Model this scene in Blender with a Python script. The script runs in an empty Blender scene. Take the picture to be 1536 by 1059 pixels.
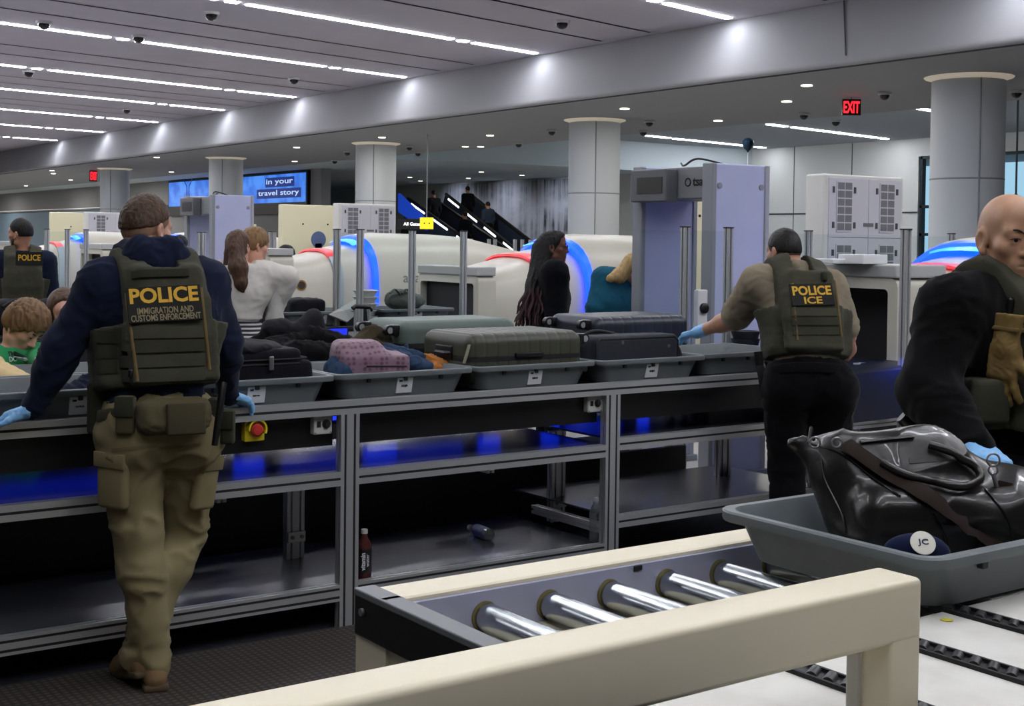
import bpy, bmesh, math, random
import numpy as np
from mathutils import Vector, Matrix, noise
from mathutils.bvhtree import BVHTree
random.seed(7); np.random.seed(7)
C = bpy.context.scene.collection
SC = bpy.context.scene
# ---------------------------------------------------------------- camera
f_px = 2000.; yaw = math.radians(35.3); pit = math.radians(1.5); rol = math.radians(.7); CAMH = 1.70
cxp, cyp = 768., 361 + f_px * math.tan(pit)
R0 = np.array([math.cos(yaw), -math.sin(yaw), 0]); F0 = np.array([math.sin(yaw), math.cos(yaw), 0]); UZ = np.array([0, 0, 1.])
FW = F0 * math.cos(pit) - UZ * math.sin(pit); UP = UZ * math.cos(pit) + F0 * math.sin(pit)
CR = math.cos(rol) * R0 + math.sin(rol) * UP; CU = -math.sin(rol) * R0 + math.cos(rol) * UP
CO = np.array([0, 0, CAMH])
def ray(x, y): return FW + CR * (x - cxp) / f_px - CU * (y - cyp) / f_px
def az(x, y, z): r = ray(x, y); return CO + r * (z - CAMH) / r[2]
def ay(x, y, Y): r = ray(x, y); return CO + r * Y / r[1]
def ax(x, y, X): r = ray(x, y); return CO + r * X / r[0]
def ad(x, y, d): return CO + ray(x, y) * d
cam_d = bpy.data.cameras.new('camera'); cam = bpy.data.objects.new('camera', cam_d); C.objects.link(cam)
cam_d.sensor_width = 36; cam_d.lens = f_px / 1536 * 36; cam_d.shift_y = -(529.5 - cyp) / 1536
cam_d.clip_start = .05; cam_d.clip_end = 500
m = Matrix.Identity(4)
for i in range(3): m[i][0] = CR[i]; m[i][1] = CU[i]; m[i][2] = -FW[i]; m[i][3] = CO[i]
cam.matrix_world = m; SC.camera = cam
# ---------------------------------------------------------------- materials
def lin(h):
    h = h.lstrip('#'); v = [int(h[i:i + 2], 16) / 255 for i in (0, 2, 4)]
    return tuple(((c + .055) / 1.055) ** 2.4 if c > .04045 else c / 12.92 for c in v)
MATS = {}
def mat(name, col='#808080', rough=.5, metal=0, bump=None, var=None, emit=None, estr=0, spec=.5, alpha=None, trans=0, sheen=0, coat=0, stretch=(1, 1, 1), ior=1.45):
    if name in MATS: return MATS[name]
    mt = bpy.data.materials.new(name); mt.use_nodes = True; MATS[name] = mt
    nt = mt.node_tree; b = nt.nodes['Principled BSDF']
    c = lin(col) if isinstance(col, str) else col
    b.inputs['Base Color'].default_value = (*c, 1); b.inputs['Roughness'].default_value = rough; b.inputs['Metallic'].default_value = metal
    b.inputs['Specular IOR Level'].default_value = spec; b.inputs['IOR'].default_value = ior
    if sheen: b.inputs['Sheen Weight'].default_value = sheen
    if coat: b.inputs['Coat Weight'].default_value = coat
    if trans: b.inputs['Transmission Weight'].default_value = trans
    if emit: b.inputs['Emission Color'].default_value = (*lin(emit), 1); b.inputs['Emission Strength'].default_value = estr
    if alpha is not None: b.inputs['Alpha'].default_value = alpha
    if bump or var:
        tc = nt.nodes.new('ShaderNodeTexCoord'); mp = nt.nodes.new('ShaderNodeMapping'); mp.inputs['Scale'].default_value = stretch
        nt.links.new(tc.outputs['Object'], mp.inputs['Vector'])
    if bump:
        n = nt.nodes.new('ShaderNodeTexNoise'); n.inputs['Scale'].default_value = bump[0]; n.inputs['Detail'].default_value = 3
        nt.links.new(mp.outputs[0], n.inputs['Vector'])
        bp = nt.nodes.new('ShaderNodeBump'); bp.inputs['Strength'].default_value = bump[1]; bp.inputs['Distance'].default_value = bump[2] if len(bump) > 2 else .01
        nt.links.new(n.outputs['Fac'], bp.inputs['Height']); nt.links.new(bp.outputs[0], b.inputs['Normal'])
    if var:   # (scale, second colour, lo, hi)
        n = nt.nodes.new('ShaderNodeTexNoise'); n.inputs['Scale'].default_value = var[0]; n.inputs['Detail'].default_value = 4
        nt.links.new(mp.outputs[0], n.inputs['Vector'])
        rp = nt.nodes.new('ShaderNodeValToRGB'); rp.color_ramp.elements[0].position = var[2] if len(var) > 2 else .35; rp.color_ramp.elements[1].position = var[3] if len(var) > 3 else .65
        rp.color_ramp.elements[0].color = (*c, 1); rp.color_ramp.elements[1].color = (*lin(var[1]), 1)
        nt.links.new(n.outputs['Fac'], rp.inputs['Fac']); nt.links.new(rp.outputs[0], b.inputs['Base Color'])
    return mt
def glass_mat(name, tint='#f8fbfb', alpha=.05, rough=.03):
    if name in MATS: return MATS[name]
    mt = bpy.data.materials.new(name); mt.use_nodes = True; MATS[name] = mt; nt = mt.node_tree
    for n in list(nt.nodes): nt.nodes.remove(n)
    o = nt.nodes.new('ShaderNodeOutputMaterial'); mx = nt.nodes.new('ShaderNodeMixShader'); t = nt.nodes.new('ShaderNodeBsdfTransparent'); g = nt.nodes.new('ShaderNodeBsdfGlossy')
    t.inputs[0].default_value = (*lin(tint), 1); g.inputs[0].default_value = (.9, .95, 1, 1); g.inputs['Roughness'].default_value = rough
    fr = nt.nodes.new('ShaderNodeLayerWeight'); fr.inputs[0].default_value = alpha * 2
    mr = nt.nodes.new('ShaderNodeMath'); mr.operation = 'MULTIPLY'; mr.inputs[1].default_value = .3
    nt.links.new(fr.outputs['Fresnel'], mr.inputs[0]); nt.links.new(mr.outputs[0], mx.inputs[0])
    nt.links.new(t.outputs[0], mx.inputs[1]); nt.links.new(g.outputs[0], mx.inputs[2]); nt.links.new(mx.outputs[0], o.inputs[0])
    return mt
# ---------------------------------------------------------------- objects
def tag(o, label=None, cat=None, group=None, kind=None):
    if label: o['label'] = label
    if cat: o['category'] = cat
    if group: o['group'] = group
    if kind: o['kind'] = kind
    return o
def thing(name, label, cat, loc=(0, 0, 0), group=None):
    o = bpy.data.objects.new(name, None); C.objects.link(o); o.location = Vector(loc); o.empty_display_size = .1
    return tag(o, label, cat, group)
def worldloc(p):
    v = Vector((0, 0, 0))
    while p is not None: v = v + p.location; p = p.parent
    return v
def link(name, me, material=None, parent=None, smooth=False):
    """mesh given in world coordinates; re-based onto its parent"""
    o = bpy.data.objects.new(name, me); C.objects.link(o)
    if material is not None: me.materials.append(material)
    if parent is not None:
        o.parent = parent; me.transform(Matrix.Translation(-worldloc(parent)))
    if smooth: me.polygons.foreach_set('use_smooth', [True] * len(me.polygons))
    return o
class MB:
    def __init__(s): s.v = []; s.f = []
    def add(s, vs, fs):
        n = len(s.v); s.v.extend([tuple(map(float, v)) for v in vs]); s.f.extend([tuple(i + n for i in f) for f in fs]); return s
    def bm(s, b):
        b.verts.ensure_lookup_table(); b.verts.index_update()
        s.add([v.co[:] for v in b.verts], [[v.index for v in f.verts] for f in b.faces]); b.free(); return s
    def box(s, lo, hi, bev=0, seg=2, M=None):
        lo = np.minimum(lo, hi) if False else np.array(lo, float); hi = np.array(hi, float)
        b = bmesh.new(); bmesh.ops.create_cube(b, size=1)
        c = (lo + hi) / 2; d = hi - lo
        for v in b.verts: v.co = Vector((c[0] + v.co.x * d[0], c[1] + v.co.y * d[1], c[2] + v.co.z * d[2]))
        if bev: bmesh.ops.bevel(b, geom=list(b.edges), offset=min(bev, min(abs(d)) * .48), segments=seg, affect='EDGES', profile=.5)
        if M is not None: b.transform(M)
        return s.bm(b)
    def obox(s, c, axes, half, bev=0, seg=2):
        M = Matrix.Identity(4)
        for j in range(3):
            for i in range(3): M[i][j] = axes[j][i]
        for i in range(3): M[i][3] = c[i]
        return s.box([-h for h in half], half, bev, seg, M)
    def ring(s, rings, close=True, cap0=True, cap1=True):
        n = len(rings[0]); vs = [p for r in rings for p in r]; fs = []
        for i in range(len(rings) - 1):
            for j in range(n if close else n - 1):
                k = (j + 1) % n; fs.append((i * n + j, i * n + k, (i + 1) * n + k, (i + 1) * n + j))
        if cap0: fs.append(tuple(range(n - 1, -1, -1)))
        if cap1: fs.append(tuple(range((len(rings) - 1) * n, len(rings) * n)))
        return s.add(vs, fs)
    def cyl(s, a, b, ra, rb=None, n=20, caps=True):
        rb = ra if rb is None else rb; a = np.array(a, float); b = np.array(b, float); u, v = frame(b - a)
        rr = [[p + r * (math.cos(t) * u + math.sin(t) * v) for t in np.linspace(0, 2 * math.pi, n, endpoint=False)] for p, r in ((a, ra), (b, rb))]
        return s.ring(rr, True, caps, caps)
    def rev(s, a, axis, prof, n=24, caps=True):
        a = np.array(a, float); w = np.array(axis, float); w /= np.linalg.norm(w); u, v = frame(w)
        rr = [[a + w * h + r * (math.cos(t) * u + math.sin(t) * v) for t in np.linspace(0, 2 * math.pi, n, endpoint=False)] for h, r in prof]
        return s.ring(rr, True, caps, caps)
    def tube(s, pts, r, n=8, flat=1, nrm=None):
        pts = [np.array(p, float) for p in pts]; rs = r if hasattr(r, '__len__') else [r] * len(pts); rr = []; u = None
        for i, p in enumerate(pts):
            t = pts[min(i + 1, len(pts) - 1)] - pts[max(i - 1, 0)]; t = t / (np.linalg.norm(t) + 1e-9)
            if nrm is not None: v = np.array(nrm, float); v = v - t * (v @ t); v /= np.linalg.norm(v) + 1e-9; u = np.cross(v, t)
            elif u is None: u, v = frame(t)
            else: u = u - t * (u @ t); u /= np.linalg.norm(u) + 1e-9; v = np.cross(t, u)
            rr.append([p + rs[i] * (math.cos(a) * u + flat * math.sin(a) * v) for a in np.linspace(0, 2 * math.pi, n, endpoint=False)])
        return s.ring(rr)
    def mesh(s, name='m'):
        me = bpy.data.meshes.new(name); me.from_pydata(s.v, [], s.f); me.update(); return me
    def build(s, name, material, parent=None, smooth=False, sub=0, label=None):
        o = link(name, s.mesh(name), material, parent, smooth)
        if sub: md = o.modifiers.new('sub', 'SUBSURF'); md.levels = md.render_levels = sub
        if label: o['label'] = label
        if smooth and not sub: autosm(o)
        return o
def autosm(o, ang=40):
    me = o.data; b = bmesh.new(); b.from_mesh(me); ca = math.radians(ang)
    for e in b.edges:
        if len(e.link_faces) == 2 and e.calc_face_angle(0) > ca: e.smooth = False
    b.to_mesh(me); b.free()
def frame(w):
    w = np.array(w, float); w = w / (np.linalg.norm(w) + 1e-12)
    u = np.cross(w, [0, 0, 1.]) if abs(w[2]) < .9 else np.cross(w, [1., 0, 0]); u /= np.linalg.norm(u); return u, np.cross(w, u)
def nz(v): v = np.array(v, float); return v / (np.linalg.norm(v) + 1e-12)
def bez(p, n=16):
    """Catmull-Rom through points"""
    p = [np.array(q, float) for q in p]; p = [2 * p[0] - p[1]] + p + [2 * p[-1] - p[-2]]; out = []
    for i in range(1, len(p) - 2):
        for t in np.linspace(0, 1, n, endpoint=False):
            out.append(.5 * (2 * p[i] + (p[i + 1] - p[i - 1]) * t + (2 * p[i - 1] - 5 * p[i] + 4 * p[i + 1] - p[i + 2]) * t * t + (-p[i - 1] + 3 * p[i] - 3 * p[i + 1] + p[i + 2]) * t ** 3))
    out.append(p[-2]); return out
def rrect(w, d, r, n=5):
    """rounded rectangle ring in local xy"""
    o = []
    for cx, cy, a in ((w / 2 - r, d / 2 - r, 0), (-w / 2 + r, d / 2 - r, 90), (-w / 2 + r, -d / 2 + r, 180), (w / 2 - r, -d / 2 + r, 270)):
        for t in np.linspace(0, 90, n): q = math.radians(a + t); o.append((cx + r * math.cos(q), cy + r * math.sin(q)))
    return o
def extr(mb, a, b, w, h, up, slots=(1, 2), g=.011, dp=.014):
    """T-slot aluminium bar from a to b; w across 'side', h along 'up'; slots=(on w faces, on h faces)"""
    a = np.array(a, float); b = np.array(b, float); t = nz(b - a); up = nz(np.array(up, float) - t * (np.array(up) @ t)); sd = np.cross(t, up)
    def face(L, n):
        o = [(-L / 2, 0)]
        for k in range(n):
            c = -L / 2 + L * (k + .5) / n
            o += [(c - g / 2, 0), (c - g / 2, -dp), (c + g / 2, -dp), (c + g / 2, 0)]
        return o
    pr = []
    for (p, q) in face(w, slots[0]): pr.append((p, h / 2 + q))
    for (p, q) in face(h, slots[1]): pr.append((w / 2 + q, -p))
    for (p, q) in face(w, slots[0]): pr.append((-p, -h / 2 - q))
    for (p, q) in face(h, slots[1]): pr.append((-w / 2 - q, p))
    return mb.ring([[e + sd * p + up * q for p, q in pr] for e in (a, b)])
def text_mesh(txt, size=1., bold=0., ext=.0):
    cu = bpy.data.curves.new('t', 'FONT'); cu.body = txt; cu.size = size; cu.offset = bold; cu.extrude = ext; cu.align_x = 'CENTER'; cu.align_y = 'CENTER'; cu.resolution_u = 3
    o = bpy.data.objects.new('t', cu); C.objects.link(o); bpy.context.view_layer.update()
    me = bpy.data.meshes.new_from_object(o.evaluated_get(bpy.context.evaluated_depsgraph_get())); bpy.data.objects.remove(o); return me
def letter(txt, c, right, up, size, material, parent, name='lettering', width=None, bold=0, ext=.0012, lift=0, bvh=None, height=None):
    """solid lettering standing at c; with bvh it is laid onto that surface"""
    right = nz(right); up = nz(up); nr = np.cross(right, up); me = text_mesh(txt, 1., bold, 0)
    co = np.array([v.co[:] for v in me.vertices])
    x0, x1 = co[:, 0].min(), co[:, 0].max(); y0, y1 = co[:, 1].min(), co[:, 1].max()
    sx = width / (x1 - x0) if width else size; sy = height / (y1 - y0) if height else (size if not width else sx)
    fs = [tuple(p.vertices) for p in me.polygons]; n = len(co); vs = []
    c = np.array(c, float)
    for q in co:
        p = c + right * ((q[0] - (x0 + x1) / 2) * sx) + up * ((q[1] - (y0 + y1) / 2) * sy)
        if bvh is not None:
            h = bvh.ray_cast(Vector(p + nr * .12), Vector(-nr), .4)
            if h[0] is not None: p = np.array(h[0]) + nr * lift
        vs.append(p)
    mb = MB(); mb.add([v + nr * ext for v in vs], fs)
    # side walls
    cnt = {}
    for f in fs:
        for i in range(len(f)):
            e = (f[i], f[(i + 1) % len(f)]); cnt[e] = 1
    wl = [e for e in cnt if (e[1], e[0]) not in cnt]
    base = len(mb.v); mb.v.extend([tuple(v - nr * .0005) for v in vs])
    for e in wl: mb.f.append((e[1], e[0], base + e[0], base + e[1]))
    return mb.build(name, material, parent)
def decal(c, right, up, w, h, material, parent, name, bvh, th=.004, lift=.003, nx=10, ny=8, rad=0):
    """a thin panel laid over a curved surface"""
    right = nz(right); up = nz(up); nr = np.cross(right, up); c = np.array(c, float); g = []; last = 0
    for j in range(ny + 1):
        for i in range(nx + 1):
            p = c + right * w * (i / nx - .5) + up * h * (j / ny - .5)
            hh = bvh.ray_cast(Vector(p + nr * .15), Vector(-nr), .45)
            if hh[0] is not None: last = (np.array(hh[0]) - p) @ nr
            g.append(p + nr * (last + lift))
    W = nx + 1; mb = MB(); n = len(g)
    fs = [(j * W + i, j * W + i + 1, (j + 1) * W + i + 1, (j + 1) * W + i) for j in range(ny) for i in range(nx)]
    edge = [i for i in range(W)] + [j * W + nx for j in range(1, ny + 1)] + [ny * W + i for i in range(nx - 1, -1, -1)] + [j * W for j in range(ny - 1, 0, -1)]
    vs = [p + nr * th for p in g] + [p - nr * .004 for p in g]
    fs2 = [tuple(n + i for i in reversed(f)) for f in fs] + [(edge[(k + 1) % len(edge)], edge[k], n + edge[k], n + edge[(k + 1) % len(edge)]) for k in range(len(edge))]
    mb.add(vs, fs + fs2); return mb.build(name, material, parent, True)
def bvh_of(o):
    bpy.context.view_layer.update()
    b = bmesh.new(); b.from_mesh(o.data); b.transform(Matrix.Translation(worldloc(o))); t = BVHTree.FromBMesh(b); b.free(); return t
# ---------------------------------------------------------------- implicit surfaces
def cap(a, b, ra, rb=None, k=.03, flat=None, op='+'): return dict(t='c', a=np.array(a, float), b=np.array(b, float), ra=ra, rb=ra if rb is None else rb, k=k, flat=flat, op=op)
def ell(c, r, ax=None, k=.02, op='+'): return dict(t='e', c=np.array(c, float), r=np.array(r, float), ax=np.array(ax if ax is not None else np.eye(3), float), k=k, op=op)
def rbx(c, h, ax=None, rad=.02, k=.02, op='+'): return dict(t='b', c=np.array(c, float), h=np.array(h, float), ax=np.array(ax if ax is not None else np.eye(3), float), rad=rad, k=k, op=op)
def bounds(p):
    if p['t'] == 'c':
        r = max(p['ra'], p['rb']); return np.minimum(p['a'], p['b']) - r, np.maximum(p['a'], p['b']) + r
    r = np.linalg.norm(p['h']) + p['rad'] if p['t'] == 'b' else p['r'].max()
    return p['c'] - r, p['c'] + r
def dist(p, X, Y, Z):
    if p['t'] == 'c':
        a, b = p['a'], p['b']; x, y, z = X - a[0], Y - a[1], Z - a[2]; v = b - a
        if p['flat']:
            kk, n = p['flat']; n = nz(n); d = (x * n[0] + y * n[1] + z * n[2]) * (1 / kk - 1); x = x + d * n[0]; y = y + d * n[1]; z = z + d * n[2]; v = v + n * (v @ n) * (1 / kk - 1)
        vv = v @ v
        t = np.clip((x * v[0] + y * v[1] + z * v[2]) / vv, 0, 1) if vv > 1e-10 else 0
        return np.sqrt((x - t * v[0]) ** 2 + (y - t * v[1]) ** 2 + (z - t * v[2]) ** 2) - (p['ra'] + (p['rb'] - p['ra']) * t)
    c, A = p['c'], p['ax']; x, y, z = X - c[0], Y - c[1], Z - c[2]
    q = [x * A[i][0] + y * A[i][1] + z * A[i][2] for i in range(3)]
    if p['t'] == 'e':
        r = p['r']; k0 = np.sqrt(sum((q[i] / r[i]) ** 2 for i in range(3))); k1 = np.sqrt(sum((q[i] / r[i] ** 2) ** 2 for i in range(3))) + 1e-9
        return k0 * (k0 - 1) / k1
    h = p['h'] - p['rad']; d = [np.abs(q[i]) - h[i] for i in range(3)]
    return np.sqrt(sum(np.maximum(e, 0) ** 2 for e in d)) + np.minimum(np.maximum(np.maximum(d[0], d[1]), d[2]), 0) - p['rad']
def axis(lo, hi, res, fine=None):
    o = [lo]
    while o[-1] < hi:
        s = res
        if fine and fine[0] - res <= o[-1] <= fine[1]: s = fine[2]
        o.append(o[-1] + s)
    return np.array(o)
def field(prims, res, fine=None, pad=.03, cut=None):
    bs = [bounds(p) for p in prims if p['op'] == '+']; lo = np.min([b[0] for b in bs], 0) - pad; hi = np.max([b[1] for b in bs], 0) + pad
    xs = [axis(lo[i], hi[i], res, None if fine is None else (fine[0][i], fine[1][i], fine[2])) for i in range(3)]
    D = np.full([len(a) for a in xs], .25, np.float32)
    for p in prims:
        b0, b1 = bounds(p); mg = max(p['k'], .02) + .03
        sl = tuple(slice(max(0, np.searchsorted(xs[i], b0[i] - mg) - 1), np.searchsorted(xs[i], b1[i] + mg) + 1) for i in range(3))
        if any(s.stop - s.start < 1 for s in sl): continue
        X, Y, Z = np.meshgrid(*[xs[i][sl[i]] for i in range(3)], indexing='ij', sparse=True)
        d = dist(p, X, Y, Z).astype(np.float32); e = D[sl]; k = p['k']
        if p['op'] == '+':
            h = np.maximum(k - np.abs(e - d), 0) / k; D[sl] = np.minimum(e, d) - h * h * k * .25
        else:
            d = -d; h = np.maximum(k - np.abs(e - d), 0) / k; D[sl] = np.maximum(e, d) + h * h * k * .25
    if cut is not None:
        X, Y, Z = np.meshgrid(*xs, indexing='ij', sparse=True); D = cut(D, X, Y, Z)
    return D, xs
def nets(D, xs):
    D = D.copy()
    for a in range(3):
        i0 = [slice(None)] * 3; i0[a] = 0; D[tuple(i0)] = .1; i0[a] = -1; D[tuple(i0)] = .1
    S = D < 0; nx, ny, nzz = D.shape
    cnt = np.zeros((nx - 1, ny - 1, nzz - 1), np.int8)
    for i in (0, 1):
        for j in (0, 1):
            for k in (0, 1): cnt += S[i:nx - 1 + i, j:ny - 1 + j, k:nzz - 1 + k]
    act = np.argwhere((cnt > 0) & (cnt < 8)); idx = np.full(cnt.shape, -1, np.int32); idx[tuple(act.T)] = np.arange(len(act))
    acc = np.zeros((len(act), 3)); num = np.zeros(len(act)); cs = [np.array([i, j, k]) for i in (0, 1) for j in (0, 1) for k in (0, 1)]
    for a in cs:
        for ax_ in range(3):
            if a[ax_]: continue
            b = a.copy(); b[ax_] = 1
            da = D[tuple((act + a).T)]; db = D[tuple((act + b).T)]; m_ = (da < 0) != (db < 0)
            t = np.where(m_, da / np.where(da == db, 1, da - db), 0)
            pos = np.stack([xs[q][(act + a)[:, q]] for q in range(3)], 1); st = xs[ax_][(act + b)[:, ax_]] - xs[ax_][(act + a)[:, ax_]]
            pos[:, ax_] += t * st; acc[m_] += pos[m_]; num[m_] += 1
    V = acc / num[:, None]; Fc = []
    for ax_ in range(3):
        sl0 = [slice(None)] * 3; sl1 = [slice(None)] * 3; sl0[ax_] = slice(0, -1); sl1[ax_] = slice(1, None)
        ed = np.argwhere(S[tuple(sl0)] != S[tuple(sl1)]); o1, o2 = [(1, 2), (2, 0), (0, 1)][ax_]
        ed = ed[(ed[:, o1] > 0) & (ed[:, o2] > 0) & (ed[:, o1] < D.shape[o1] - 1) & (ed[:, o2] < D.shape[o2] - 1)]
        if not len(ed): continue
        e1 = np.zeros(3, int); e1[o1] = 1; e2 = np.zeros(3, int); e2[o2] = 1
        q = np.stack([idx[tuple((ed - e1 - e2).T)], idx[tuple((ed - e2).T)], idx[tuple(ed.T)], idx[tuple((ed - e1).T)]], 1)
        fl = S[tuple(ed.T)]; q[~fl] = q[~fl][:, ::-1]; Fc.append(q)
    return V, np.concatenate(Fc)
def relax(V, Fc, it=2, f=.5):
    e = np.concatenate([Fc[:, [0, 1]], Fc[:, [1, 2]], Fc[:, [2, 3]], Fc[:, [3, 0]]]); e = np.concatenate([e, e[:, ::-1]])
    deg = np.bincount(e[:, 0], minlength=len(V))[:, None] + 1e-9
    for _ in range(it):
        s = np.stack([np.bincount(e[:, 0], V[e[:, 1], a], len(V)) for a in range(3)], 1); V = V + f * (s / deg - V)
    return V
def sdf(name, prims, material, parent, res=.012, fine=None, cut=None, wr=None, it=2, keep=True):
    D, xs = field(prims, res, fine, cut=cut); V, Fc = nets(D, xs); V = relax(V, Fc, it)
    if wr: V = wrinkle(V, Fc, *wr)
    me = bpy.data.meshes.new(name); me.from_pydata(V.tolist(), [], Fc.tolist()); me.update()
    return link(name, me, material, parent, True)
def normals(V, Fc):
    n = np.cross(V[Fc[:, 2]] - V[Fc[:, 0]], V[Fc[:, 3]] - V[Fc[:, 1]]); N = np.zeros_like(V)
    for i in range(4):
        for a in range(3): N[:, a] += np.bincount(Fc[:, i], n[:, a], len(V))
    return N / (np.linalg.norm(N, axis=1)[:, None] + 1e-12)
def wrinkle(V, Fc, amp, sc=(14, 14, 22), seed=0, mask=None):
    N = normals(V, Fc); d = np.empty(len(V)); sc = np.array(sc, float)
    for i, p in enumerate(V):
        q = Vector(p * sc + seed * 7.3); w = noise.noise(q * .5); d[i] = (1 - abs(noise.noise(q + Vector((w, w, w * 2))))) ** 3 - .45 + .4 * w
    if mask is not None: d *= mask(V)
    return V + N * (d * amp)[:, None]
# ---------------------------------------------------------------- people
SKIN = dict(fair=('#c79a83', '#b9826c'), tan=('#b08468', '#a0705a'), asian=('#b48a6c', '#a0755c'), brown=('#6b4433', '#5a382a'), pink=('#d2a48f', '#c08a78'))
def skin(k): return mat('skin_' + k, SKIN[k][0], .5, bump=(160, .12, .002), var=(22, SKIN[k][1], .3, .8))
def cloth(name, col, rough=.9, var=None, sc=420, b=.25): return mat(name, col, rough, bump=(sc, b, .002), var=var or None, spec=.08, sheen=.05)
def std(x, y, ang, h=1.75, lean=0, k=None):
    """default standing skeleton at (x,y), ang = facing direction in degrees (world, 0=+X)"""
    k = h / 1.78; f = np.array([math.cos(math.radians(ang)), math.sin(math.radians(ang)), 0]); r = np.cross(f, UZ); o = np.array([x, y, 0.])
    P = lambda a, b, c: o + r * a * k + f * b * k + UZ * c * k
    J = dict(k=k, f=f, hf=f.copy(), hu=nz(UZ - f * .03), pel=P(0, 0, .96), chest=P(0, 0, 1.29), neck=P(0, -.015, 1.49), head=P(0, .025, 1.655), foot0=o)
    for s, q in (('R', 1), ('L', -1)):
        J['sh' + s] = P(.185 * q, -.01, 1.42); J['el' + s] = P(.235 * q, -.03, 1.13); J['wr' + s] = P(.25 * q, .06, .88)
        J['hip' + s] = P(.09 * q, 0, .92); J['kn' + s] = P(.10 * q, .02, .50); J['an' + s] = P(.10 * q, -.02, .085); J['toe' + s] = nz(f + r * q * .2)
    return J
def tframe(J):
    r = nz(J['shR'] - J['shL']); u = nz(J['neck'] - J['pel']); u = nz(u - r * (u @ r)); return r, nz(np.cross(u, r)), u
def torso(J, i=0., g=1., w=1.):
    r, f, u = tframe(J); k = J['k']; c, p = J['chest'], J['pel']; sm = (J['shL'] + J['shR']) / 2; K = .06
    return [cap(p, c, (.125 * g) * k + i, .135 * g * k + i, K, (.8, f)),
            cap(p - r * .06 * k * w, p + r * .06 * k * w, .118 * g * k + i, None, K, (.88, f)),
            cap(c - r * .075 * k * w, c + r * .075 * k * w, .118 * g * k + i, None, K, (.85, f)),
            cap(sm - u * .07 * k - r * .10 * k * w, sm - u * .07 * k + r * .10 * k * w, .095 * g * k + i, None, K, (.85, f)),
            cap(J['shL'], J['shR'], .062 * g * k + i, None, K),
            cap(J['neck'] - u * .01, J['neck'] * .35 + J['shL'] * .65, .05 * k + i, .05 * g * k + i, .05), cap(J['neck'] - u * .01, J['neck'] * .35 + J['shR'] * .65, .05 * k + i, .05 * g * k + i, .05)]
def arm(J, s, i=0., g=1., upto=1., fr=0.):
    k = J['k']; a, e, w = J['sh' + s], J['el' + s], J['wr' + s]
    o = [cap(a, e, .066 * g * k + i, .048 * g * k + i, .05)]
    if upto > 0:
        w2 = e + (w - e) * upto; o += [cap(e, e + (w - e) * .35, .047 * g * k + i, .047 * g * k + i, .04), cap(e, w2, .045 * g * k + i, (.046 - .018 * upto) * g * k + i, .03)]
    return o
def leg(J, s, i=0., g=1., upto=1.):
    k = J['k']; h, n, a = J['hip' + s], J['kn' + s], J['an' + s]; r, f, u = tframe(J); sh = nz(a - n)
    bk = nz(np.cross(np.cross(sh, -f), sh)) if np.linalg.norm(np.cross(sh, f)) > .05 else -f
    o = [cap(h, n, .092 * g * k + i, .06 * g * k + i, .05), ell(h - f * .045 * k - u * .03, [.085 * g * k + i] * 3, k=.06)]
    a2 = n + (a - n) * upto
    return o + [cap(n, a2, .058 * g * k + i, (.058 - .02 * upto) * g * k + i, .04), ell(n + (a - n) * .3 + bk * .018 * k, [.052 * g * k + i] * 3, k=.06)]
def hframe(J): f, u = nz(J['hf']), nz(J['hu']); u = nz(u - f * (u @ f)); return np.cross(f, u), f, u
def head(J, s=1., jaw=1., fem=0):
    r, f, u = hframe(J); c = J['head']; A = np.array([r, f, u]); s = s * J.get('hs', 1.)
    P = lambda x, y, z: c + s * (x * r + y * f + z * u)
    E = lambda x, y, z, rx, ry, rz, k=.02, op='+', ax=A: ell(P(x, y, z), np.array([rx, ry, rz]) * s, ax, k * s, op)
    Cp = lambda a, b, ra, rb=None, k=.015, op='+': cap(P(*a), P(*b), ra * s, None if rb is None else rb * s, k * s, None, op)
    o = [E(0, -.012, .036, .074, .095, .083), E(0, .03, -.03, .060 * jaw, .066, .085, .03), E(0, -.045, -.005, .06, .055, .06, .03),
         E(0, .066, -.1, .024, .022, .02, .03), Cp((-.05 * jaw, .012, -.07), (0, .062, -.098), .022, .02, .025), Cp((.05 * jaw, .012, -.07), (0, .062, -.098), .022, .02, .025),
         E(-.043, .06, -.018, .024, .024, .02, .025), E(.043, .06, -.018, .024, .024, .02, .025),
         Cp((-.042, .078, .024), (.042, .078, .024), .0135, None, .02), E(0, .05, .06, .055, .04, .04, .03)]
    for q in (-1, 1):
        o += [E(q * .031, .104, .006, .019, .016, .013, .014, '-'), E(q * .031, .0835, .006, .0165, .0105, .0105, .006), E(q * .031, .0865, .0135, .0165, .0095, .006, .003), E(q * .031, .0855, -.0055, .015, .0085, .005, .003)]
    o += [Cp((0, .09, .012), (0, .108, -.028), .009, .0125, .012), E(0, .112, -.030, .0125, .011, .0105, .008), E(-.0135, .1, -.034, .009, .011, .008, .007), E(.0135, .1, -.034, .009, .011, .008, .007),
          E(0, .083, -.062, .032, .014, .02, .02), Cp((-.019, .092, -.0605), (.019, .092, -.0605), .0065, None, .006), Cp((-.016, .091, -.072), (.016, .091, -.072), .0075, None, .006),
          Cp((-.026, .097, -.0665), (.026, .097, -.0665), .0026, None, .003, '-')]
    for q in (-1, 1):
        t = q * .25; ea = np.array([math.cos(t) * r + math.sin(t) * f, -math.sin(t) * r + math.cos(t) * f, u])
        o += [E(q * .078, -.008, -.004, .010, .022, .033, .008, '+', ea), E(q * .085, -.002, -.004, .007, .011, .019, .006, '-', ea), E(q * .076, 0, -.036, .009, .011, .012, .008)]
    o += [cap(P(0, -.025, -.06), J['neck'] - nz(J['neck'] - J['head']) * -.02, .054 * s, .058 * s, .03)]
    return o
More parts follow.
